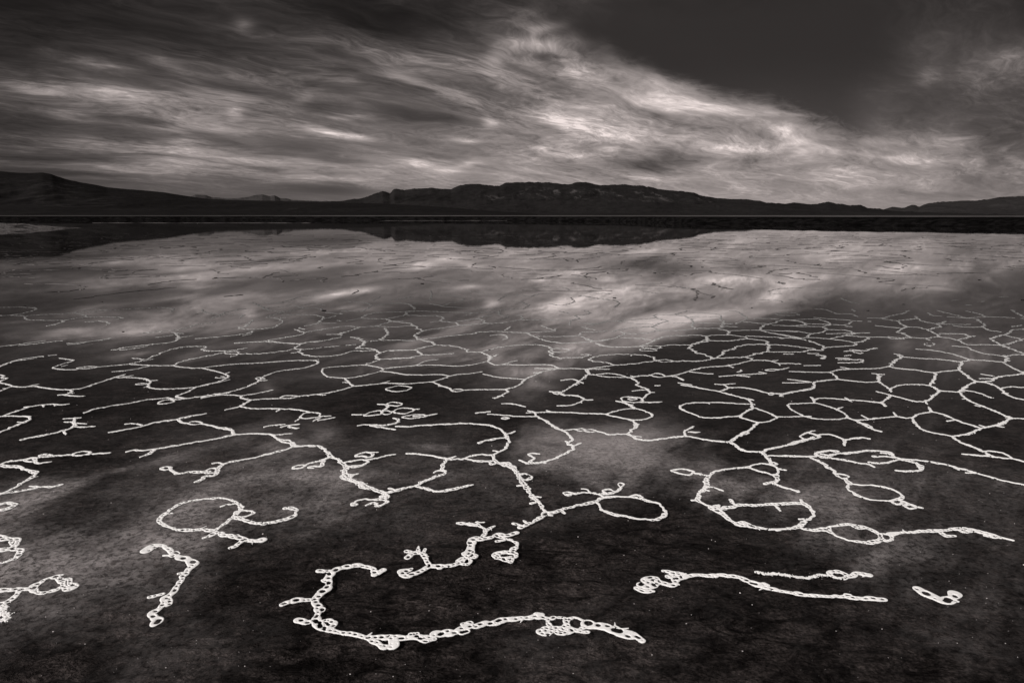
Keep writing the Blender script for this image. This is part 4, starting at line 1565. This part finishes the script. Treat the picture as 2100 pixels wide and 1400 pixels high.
def noise1(s, period, r):
    k = int(s[-1] / period) + 4
    c = r.normal(0, 1, k)
    q = s / period + 1
    i = np.floor(q).astype(int); f = q - i; f = f * f * (3 - 2 * f)
    return c[i] * (1 - f) + c[np.minimum(i + 1, k - 1)] * f


# sampling lattice on the lake: columns of bearing, rows of distance, finer in the distance
lat_y = [572.0]
while lat_y[-1] < 1352:
    lat_y.append(lat_y[-1] + min(1.05, max(0.20, (lat_y[-1] - 441) / 760)))
lat_y = np.array(lat_y)
lat_x = np.arange(-60, 2161, 1.15)
rt_v = (lat_y - 700) / FPX
row_t = CAM_H / (SP + rt_v * CP)
row_Y = row_t * (CP - rt_v * SP)
lat_u = (lat_x - 1050) / FPX


class Field:
    def __init__(s, x0, x1, y0, y1):
        s.c0 = max(0, np.searchsorted(lat_x, x0) - 1); s.c1 = min(len(lat_x), np.searchsorted(lat_x, x1) + 1)
        s.r0 = max(0, np.searchsorted(lat_y, y0) - 1); s.r1 = min(len(lat_y), np.searchsorted(lat_y, y1) + 1)
        sh_ = (s.r1 - s.r0, s.c1 - s.c0)
        s.F = np.full(sh_, 0.05, np.float32)
        s.own = np.full(sh_, -1, np.int16)
        s.H = np.full(sh_, 0.05, np.float32)

    def window(s, X, Y, r):
        # rows whose ground distance lies in Y +- r (row_Y falls with the index)
        m = 0.012
        a = np.searchsorted(-row_Y, -(Y + r + m)) - 1
        b = np.searchsorted(-row_Y, -(Y - r - m)) + 1
        a, b = max(a, s.r0), min(b, s.r1)
        if a >= b:
            return None
        t = row_t[(a + b) // 2]
        uc, ur = X / t, (r + m) / t * 1.12 + 0.0015
        # u at the row ends
        t0, t1 = row_t[a], row_t[b - 1]
        us = [X / t0 - ur, X / t1 - ur, X / t0 + ur, X / t1 + ur]
        c = max(np.searchsorted(lat_u, min(us)) - 1, s.c0); e = min(np.searchsorted(lat_u, max(us)) + 1, s.c1)
        if c >= e:
            return None
        GX = lat_u[c:e][None, :] * row_t[a:b][:, None]
        return a - s.r0, b - s.r0, c - s.c0, e - s.c0, np.hypot(GX - X, row_Y[a:b][:, None] - Y) - r

    def disc(s, X, Y, r, own):
        w = s.window(X, Y, r)
        if w is None: return
        a, b, c, e, dd = w
        f = s.F[a:b, c:e]
        k = dd < f
        f[k] = dd[k]
        s.own[a:b, c:e][k] = own

    def hole(s, X, Y, r):
        w = s.window(X, Y, r)
        if w is None: return
        a, b, c, e, dd = w
        np.minimum(s.H[a:b, c:e], dd, out=s.H[a:b, c:e])


def draw(fld, own, typ, wcm, pts, r):
    gx, gy = to_ground(pts[:, 0], pts[:, 1])
    dm = float(np.mean(gy))
    W = wcm / 100.0 * float(np.interp(dm, [2.0, 2.6, 3.6, 5.0, 7.0, 9.0, 14.0], [0.78, 0.68, 0.52, 0.45, 0.46, 0.50, 0.58]))
    if typ == 'o':
        W *= 0.85
    G = np.stack([gx, gy], 1)
    if typ == 'o' and len(G) < 4:
        typ_c = True
    closed = typ == 'o'
    dmean = float(np.mean(gy))
    px_m = dmean / FPX                                    # metres per photo pixel, sideways
    Q = catmull(G, closed, max(W * 0.10, px_m * 0.8))
    seg = np.linalg.norm(np.diff(Q, axis=0), axis=1)
    s = np.concatenate([[0], np.cumsum(seg)])
    L = s[-1]
    if L < 1e-4:
        return
    tn = np.gradient(Q, axis=0)
    tn /= np.maximum(np.linalg.norm(tn, axis=1, keepdims=True), 1e-9)
    nr = np.stack([-tn[:, 1], tn[:, 0]], 1)
    far = dmean > 7.0
    ck = float(np.interp(dmean, [3.0, 5.0, 7.0], [1.0, 1.6, 2.2]))
    wig = (noise1(s, W * 1.5, r) * 0.11 * W + noise1(s, W * 0.5, r) * 0.07 * W) * ck
    if far:
        wig = noise1(s, W * 2.4, r) * 0.55 * W + noise1(s, W * 0.9, r) * 0.40 * W
    fade = np.minimum(1, np.minimum(s, L - s) / (W * 1.5)) if not closed else 1.0
    Q = Q + nr * (wig * fade)[:, None] if not closed else Q + nr * wig[:, None] * np.minimum(1, np.minimum(s, L - s) / (W * 1.5))[:, None]
    rad = 0.5 * W * np.clip(0.86 + 0.26 * noise1(s, W * 2.6, r) + 0.15 * noise1(s, W * 0.6, r), 0.50 if dmean < 3.8 else 0.72, 1.6)
    if typ == 'b':
        rad *= np.interp(s, [0, max(L - 1.6 * W, L * 0.4), L], [1, 0.95, 0.6])
    if typ == 'g':                                        # frayed crust: loose grains
        for i in range(0, len(Q)):
            fld.disc(Q[i, 0] + r.normal(0, 0.07 * W), Q[i, 1] + r.normal(0, 0.07 * W), W * r.uniform(0.10, 0.30), own)
            for _ in range(4):
                o_ = r.normal(0, 0.24 * W, 2)
                fld.disc(Q[i, 0] + o_[0], Q[i, 1] + o_[1], W * r.uniform(0.025, 0.075), own)
        for i in range(0, len(Q), 1):
            fld.hole(Q[i, 0] + r.normal(0, .3 * W), Q[i, 1] + r.normal(0, .3 * W), W * r.uniform(.02, .09))
            fld.hole(Q[i, 0] + r.normal(0, .2 * W), Q[i, 1] + r.normal(0, .2 * W), W * r.uniform(.02, .06))
        return
    for i in range(len(Q)):
        fld.disc(Q[i, 0], Q[i, 1], rad[i], own)
    if dmean > 5.2:                                       # short thorns and snags along the thin strands
        for _ in range(r.poisson(L / W * 0.16)):
            i = r.integers(len(Q)); sgn = r.choice([-1, 1]); ln_ = W * r.uniform(0.6, 2.2)
            dirn = nr[i] * sgn * 0.7 + tn[i] * r.uniform(-1.2, 1.2)
            dirn /= np.linalg.norm(dirn)
            for q in np.linspace(0, 1, 14):
                c_ = Q[i] + dirn * ln_ * q
                fld.disc(c_[0], c_[1], W * 0.30 * (1 - 0.5 * q), own)
    if dmean > 9.0:
        return
    # pitted lace: oval cells of many sizes packed into the strand, thin walls left between them
    near = dmean < 5.2
    n_bub = r.poisson(L / W * (0.085 if near else 0.04)) if typ != 'o' and L > 7 * W else 0
    cells = []                                            # x, y, r of cells already cut
    for _ in range(n_bub):                                # bubbles that bulge out of the strand
        i = r.integers(len(Q)); sgn = r.choice([-1, 1])
        rb = W * r.uniform(0.22, 0.42)
        c_ = Q[i] + nr[i] * sgn * (rad[i] * 0.75 + rb * 0.25)
        st_ = r.uniform(0.0, 0.6) * W
        for q in (0, 0.5, 1):
            fld.disc(c_[0] + tn[i, 0] * st_ * q, c_[1] + tn[i, 1] * st_ * q, rb * (1 - 0.15 * q), own)
        if r.random() < 0.75:
            hb = rb * r.uniform(0.45, 0.66)
            for q in (0, 0.5, 1):
                fld.hole(c_[0] + tn[i, 0] * st_ * q, c_[1] + tn[i, 1] * st_ * q, hb * (1 - 0.15 * q))
            cells.append((c_[0], c_[1], hb))
    for _ in range(r.poisson(L / W * (0.06 if near else 0.08))):   # thorns
        if typ == 'o' and W < 0.03: break
        i = r.integers(len(Q)); sgn = r.choice([-1, 1]); ln_ = W * r.uniform(0.35, 1.0)
        dirn = nr[i] * sgn + tn[i] * r.uniform(-1.3, 1.3)
        dirn /= np.linalg.norm(dirn)
        w0 = W * r.uniform(0.10, 0.2)
        for q in np.linspace(0, 1, 10):
            c_ = Q[i] + dirn * (rad[i] * 0.6 + ln_ * q)
            fld.disc(c_[0], c_[1], w0 * (1 - 0.65 * q), own)
    tries = int(L / W * (16 if near else 10))
    open_ = (0.70 + 0.5 * noise1(s, W * 4.0, r) if L > 7 * W else np.ones(len(Q)))             # stretches of open lace, stretches of solid crust
    wall = max(0.13 * W, 1.3 * px_m)
    for k in range(tries):
        i = r.integers(len(Q))
        hb = rad[i] * np.interp(k / max(1, tries), [0, 0.15, 0.5, 1], [0.66, 0.52, 0.38, 0.20]) * r.uniform(0.75, 1.05)
        if hb + 0.6 * wall > rad[i] or hb < 0.5 * px_m or rad[i] < 3.6 * px_m:
            continue
        lat_ = r.uniform(-1, 1) * (rad[i] - hb - 0.6 * wall)
        if hb > 0.22 * rad[i] and r.random() > (open_[i] if near else 0.3):
            continue
        c_ = Q[i] + nr[i] * lat_
        el_ = hb * r.choice([0.0, 0.3, 0.6, 1.1])
        ok = True
        for (x_, y_, r_) in cells:
            if (x_ - c_[0]) ** 2 + (y_ - c_[1]) ** 2 < (r_ + hb + el_ * 0.5 + wall) ** 2:
                ok = False; break
        if not ok:
            continue
        sk = r.uniform(-0.5, 0.5)
        dr = tn[i] + nr[i] * sk
        for q in (-0.5, 0, 0.5):
            k_ = r.uniform(0.8, 1.0)
            fld.hole(c_[0] + dr[0] * el_ * q, c_[1] + dr[1] * el_ * q, hb * k_)
        cells.append((c_[0], c_[1], hb + el_ * 0.4))
        if len(cells) > 60:
            pass
    if near:
        for _ in range(int(L / W * 2.2)):                   # pin holes and nibbled edges
            i = r.integers(len(Q))
            lat_ = np.clip(r.normal(0, 0.65), -1.05, 1.05) * rad[i]
            c_ = Q[i] + nr[i] * lat_
            fld.hole(c_[0], c_[1], W * r.uniform(0.012, 0.045))


def contour(fld, owners_part):
    """surface of the crust, split by part: list of (verts, faces) per part"""
    H = fld.H
    V = np.maximum(fld.F, -H)
    V = np.where(np.abs(V) < 1e-6, 1e-6, V)
    ins = V < 0
    nr_, nc_ = V.shape
    GX = lat_u[fld.c0:fld.c1][None, :] * row_t[fld.r0:fld.r1][:, None]
    GY = np.repeat(row_Y[fld.r0:fld.r1][:, None], nc_, 1)
    code = ins[:-1, :-1] * 1 + ins[:-1, 1:] * 2 + ins[1:, 1:] * 4 + ins[1:, :-1] * 8
    res = {}
    NN = nr_ * nc_
    # ids: node -> id ; horizontal edge (i,j)-(i,j+1) -> NN+id ; vertical edge (i,j)-(i+1,j) -> 2NN+id
    for cc in range(1, 16):
        I, J = np.nonzero(code == cc)
        if not len(I):
            continue
        base = I * nc_ + J
        corners = [base, base + 1, base + nc_ + 1, base + nc_]
        edges = [NN + base, 2 * NN + base + 1, NN + base + nc_, 2 * NN + base]
        inn = [bool(cc & 1), bool(cc & 2), bool(cc & 4), bool(cc & 8)]
        poly, rim = [], []
        for k in range(4):
            if inn[k]:
                poly.append(corners[k])
            if inn[k] != inn[(k + 1) % 4]:
                poly.append(edges[k])
        ids = [('e' if (inn[k] != inn[(k + 1) % 4]) else None, k) for k in range(4)]
        # rim: from the edge where we leave the crust to the next edge where we enter it
        leave = [k for k in range(4) if inn[k] and not inn[(k + 1) % 4]]
        for k in leave:
            j = (k + 1) % 4
            while not (not inn[j] and inn[(j + 1) % 4]):
                j = (j + 1) % 4
            rim.append((edges[k], edges[j]))
        ow = fld.own[I, J].copy()
        for di, dj in ((0, 1), (1, 1), (1, 0)):
            q = fld.own[I + di, J + dj]
            ow = np.where(ow < 0, q, ow)
        part = owners_part[ow]
        P_ = np.stack(poly[::-1], 1)
        for pt in np.unique(part):
            sel = part == pt
            d_ = res.setdefault(int(pt), [[], []])
            d_[0].append(P_[sel])
            for (a, b) in rim:
                d_[1].append(np.stack([a[sel], b[sel]], 1))
    def pos(ids):
        kind = ids // NN
        b = ids % NN
        i, j = b // nc_, b % nc_
        i2 = np.where(kind == 2, i + 1, i); j2 = np.where(kind == 1, j + 1, j)
        v0, v1 = V[i, j], V[i2, j2]
        den = np.where(kind == 0, 1, v0 - v1)
        den = np.where(np.abs(den) < 1e-9, 1e-9, den)
        t = np.where(kind == 0, 0.0, np.clip(v0 / den, 0.02, 0.98))
        x = GX[i, j] * (1 - t) + GX[i2, j2] * t
        y = GY[i, j] * (1 - t) + GY[i2, j2] * t
        depth_ = np.where(kind == 0, -V[i, j], 0.0)
        z = 0.0020 + 0.0012 * np.minimum(1.0, depth_ / 0.004)
        return np.stack([x, y, z], 1)
    out = {}
    for pt, (polys, rims) in res.items():
        allid = np.unique(np.concatenate([q.reshape(-1) for q in polys]))
        xyz = pos(allid)
        faces = []
        for q in polys:
            faces += np.searchsorted(allid, q).tolist()
        if rims:
            rr = np.concatenate(rims)
            ru = np.unique(rr.reshape(-1))
            low = xyz[np.searchsorted(allid, ru)].copy()
            low[:, 2] = 0.0004
            n0 = len(xyz)
            a, b = np.searchsorted(allid, rr[:, 0]), np.searchsorted(allid, rr[:, 1])
            al, bl = n0 + np.searchsorted(ru, rr[:, 0]), n0 + np.searchsorted(ru, rr[:, 1])
            faces += np.stack([a, b, bl, al], 1).tolist()
            xyz = np.vstack([xyz, low])
        out[pt] = (xyz, faces)
    return out


def islands(xyz, faces):
    """split a mesh into its connected pieces, largest first"""
    E = []
    by = {}
    for f in faces:
        by.setdefault(len(f), []).append(f)
    for k, fs in by.items():
        q = np.array(fs)
        for j in range(k - 1):
            E.append(q[:, [j, j + 1]])
    E = np.concatenate(E)
    lab_ = np.arange(len(xyz))
    while True:
        a, b = lab_[E[:, 0]], lab_[E[:, 1]]
        if np.all(a == b):
            break
        m_ = np.minimum(a, b)
        np.minimum.at(lab_, a, m_); np.minimum.at(lab_, b, m_)
        while True:
            l2 = lab_[lab_]
            if np.array_equal(l2, lab_): break
            lab_ = l2
    groups = {}
    for f in faces:
        groups.setdefault(lab_[f[0]], []).append(f)
    out = []
    for g in sorted(groups.values(), key=len, reverse=True):
        ids = np.unique(np.fromiter((q for f in g for q in f), int))
        rem = dict(zip(ids.tolist(), range(len(ids))))
        out.append((xyz[ids], [[rem[q] for q in f] for f in g]))
    return out


def join(pieces):
    V_, F_ = [], []
    n0 = 0
    for x_, f_ in pieces:
        V_.append(x_); F_ += [[q + n0 for q in f] for f in f_]; n0 += len(x_)
    return np.vstack(V_), F_


things = []
for line in STROKES.strip().splitlines():
    line = line.strip()
    if not line or line.startswith('#'):
        continue
    if line.startswith('T|'):
        things.append((line.split('|')[1], []))
        continue
    head, pts = line.split(':')
    t_, ty, w = head.split()
    x0, y0, sc_ = TILE[t_]
    P_ = np.array([[float(q) for q in p_.split(',')] for p_ in pts.split()])
    P_ = np.stack([x0 + P_[:, 0] / sc_, y0 + P_[:, 1] / sc_], 1)
    things[-1][1].append((ty, float(w), P_))

GROUP = 'salt strands on the shallow water'
for ti, (lab, strokes) in enumerate(things):
    allp = np.vstack([q[2] for q in strokes])
    pad = 45
    fld = Field(allp[:, 0].min() - pad, allp[:, 0].max() + pad, allp[:, 1].min() - pad * 0.6, allp[:, 1].max() + pad)
    r = np.random.default_rng(1000 + ti)
    parts = ['']                                          # part 0 is the strand itself
    own_part = []
    for k, (ty, w, P_) in enumerate(strokes):
        size = np.ptp(P_, axis=0)
        if k > 0 and ty == 'o' and len(strokes) > 1 and size.max() > 26:
            own_part.append(len(parts)); parts.append('loop')
        elif k > 0 and ty == 'b' and size.max() > 24:
            own_part.append(len(parts)); parts.append('side_branch')
        else:
            own_part.append(0)
        draw(fld, k, ty, w, P_, r)
    res = contour(fld, np.array(own_part + [0]))
    if 0 not in res:
        res[0] = res.pop(sorted(res)[0])
    frayed = any(q[0] == 'g' for q in strokes)
    extra = []
    pc = islands(*res[0])
    if frayed:
        res[0] = join(pc)
    else:
        pc = [q for q in pc if len(q[1]) >= max(14, 0.004 * len(pc[0][1]))]
        res[0] = pc[0]
        extra = pc[1:61]
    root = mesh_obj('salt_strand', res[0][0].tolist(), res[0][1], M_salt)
    tag(root, lab, 'salt strand', GROUP)
    for x_, f_ in extra:
        mesh_obj('strand_piece', x_.tolist(), f_, M_salt, root)
    for pt in sorted(res):
        if pt:
            pc = islands(*res[pt])
            mesh_obj(parts[pt], pc[0][0].tolist(), pc[0][1], M_salt, root)
            for x_, f_ in [q for q in pc[1:9] if len(q[1]) >= 10]:
                mesh_obj('strand_piece', x_.tolist(), f_, M_salt, root)

# ------------------------------------------------------------------ far crust lines: too many and too faint to count
V, Fc = [], []


def ribbon(P, w):
    n0 = len(V)
    tn = np.gradient(P, axis=0)
    tn /= np.maximum(np.linalg.norm(tn, axis=1, keepdims=True), 1e-9)
    nr = np.stack([-tn[:, 1], tn[:, 0]], 1)
    ww = w * np.clip(rng.normal(1, 0.4, len(P)), 0.25, 2)
    zz = 0.004 + 0.0025 * rng.random()
    for i in range(len(P)):
        a, b = P[i] - nr[i] * ww[i] / 2, P[i] + nr[i] * ww[i] / 2
        V.extend([(a[0], a[1], 0.0005), (a[0], a[1], zz), (b[0], b[1], zz), (b[0], b[1], 0.0005)])
    for i in range(len(P) - 1):
        q = n0 + 4 * i
        for k in range(3):
            Fc.append((q + k, q + k + 1, q + 5 + k, q + 4 + k))


cs = 1.35
pts = {}
for iy in range(0, 36):
    for ix in range(-40, 41):
        pts[ix, iy] = np.array([(ix + 0.5 * (iy % 2)) * cs, 12.5 + iy * cs * 1.0]) + rng.normal(0, cs * 0.26, 2)
for (ix, iy), a in pts.items():
    nb = [(ix + 1, iy), (ix + (iy % 2), iy + 1), (ix - 1 + (iy % 2), iy + 1)]
    for k, q in enumerate(nb):
        if q not in pts or rng.random() < (0.57 + 0.010 * iy):
            continue
        b = pts[q]
        if abs(a[0] / a[1]) > 0.85:
            continue
        if 12 < a[1] < 15.5 and rng.random() < 0.55:
            continue
        t = np.linspace(0, 1, 12)[:, None]
        P_ = a * (1 - t) + b * t
        P_ = P_ + rng.normal(0, 0.045, P_.shape) + (np.sin(t * math.pi) * rng.normal(0, 0.22, 2))
        cut = rng.integers(0, 4)
        ribbon(P_[cut:12 - rng.integers(0, 4)], rng.uniform(0.02, 0.045))
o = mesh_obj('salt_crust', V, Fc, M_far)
tag(o, 'faint broken net of grey salt crust over the far water', kind='stuff')


# ------------------------------------------------------------------ clods and grit
def blob(cx, cy, cz, r, sx=1.0, sz=0.7, seed=0, seg=8, rings=5):
    rr = np.random.default_rng(seed)
    Vb, Fb = [], []
    jit = 1 + 0.35 * rr.normal(0, 1, (rings + 1, seg)).clip(-1.2, 1.2)
    for i in range(rings + 1):
        th = math.pi * i / rings
        for j in range(seg):
            ph = 2 * math.pi * j / seg
            k = r * jit[i, j] if 0 < i < rings else r
            Vb.append((cx + k * sx * math.sin(th) * math.cos(ph), cy + k * math.sin(th) * math.sin(ph), cz + k * sz * math.cos(th)))
    for i in range(rings):
        for j in range(seg):
            a = i * seg + j; b = i * seg + (j + 1) % seg
            Fb.append((a, a + seg, b + seg, b))
    return Vb, Fb


CLODS = [(665, 637, 2.6), (1853, 624, 1.3), (1780, 637, 1.4), (51, 628, 1.3), (1260, 611, 1.6), (1343, 560, 1.4), (1003, 717, 1.4), (2098, 615, 1.8),
         (442, 570, 1.8), (162, 550, 1.4), (252, 680, 1.6), (1801, 571, 1.7), (866, 582, 1.6), (209, 619, 1.0), (2008, 574, 1.6), (1542, 631, 1.0), (1440, 548, 1.2)]
for i, (x, y, k) in enumerate(CLODS):
    gx, gy = to_ground(x, y)
    rad_ = 1.25 * k * gy / FPX
    Vb, Fb = blob(float(gx), float(gy), 0.0, rad_, 1.7, 0.55, 300 + i)
    o = mesh_obj('mud_clod', Vb, Fb, M_clod, smooth=True)
    if i == 0:
        tag(o, 'largest dark mud clod, standing alone among the fine salt lines left of centre', 'mud clod', 'mud clods in the shallow water')
    else:
        tag(o, 'tiny dark mud clod poking out of the pale water', 'mud clod', 'mud clods in the shallow water')

V, Fc = [], []
for i in range(430):
    y = 700 + 690 * rng.random() ** 0.8
    x = rng.uniform(-20, 2120)
    gx, gy = to_ground(x, y)
    rad_ = rng.choice([0.0012, 0.0016, 0.0022, 0.003], p=[.45, .33, .16, .06]) * (0.35 + 0.12 * gy)
    Vb, Fb = blob(float(gx), float(gy), 0.001, rad_, rng.uniform(0.8, 1.8), 0.7, 5000 + i, 5, 3)
    k0 = len(V)
    V += Vb
    Fc += [tuple(q + k0 for q in f) for f in Fb]
o = mesh_obj('salt_grit', V, Fc, M_grit)
tag(o, 'scattered pale specks of salt grit on the dark near water', kind='stuff')
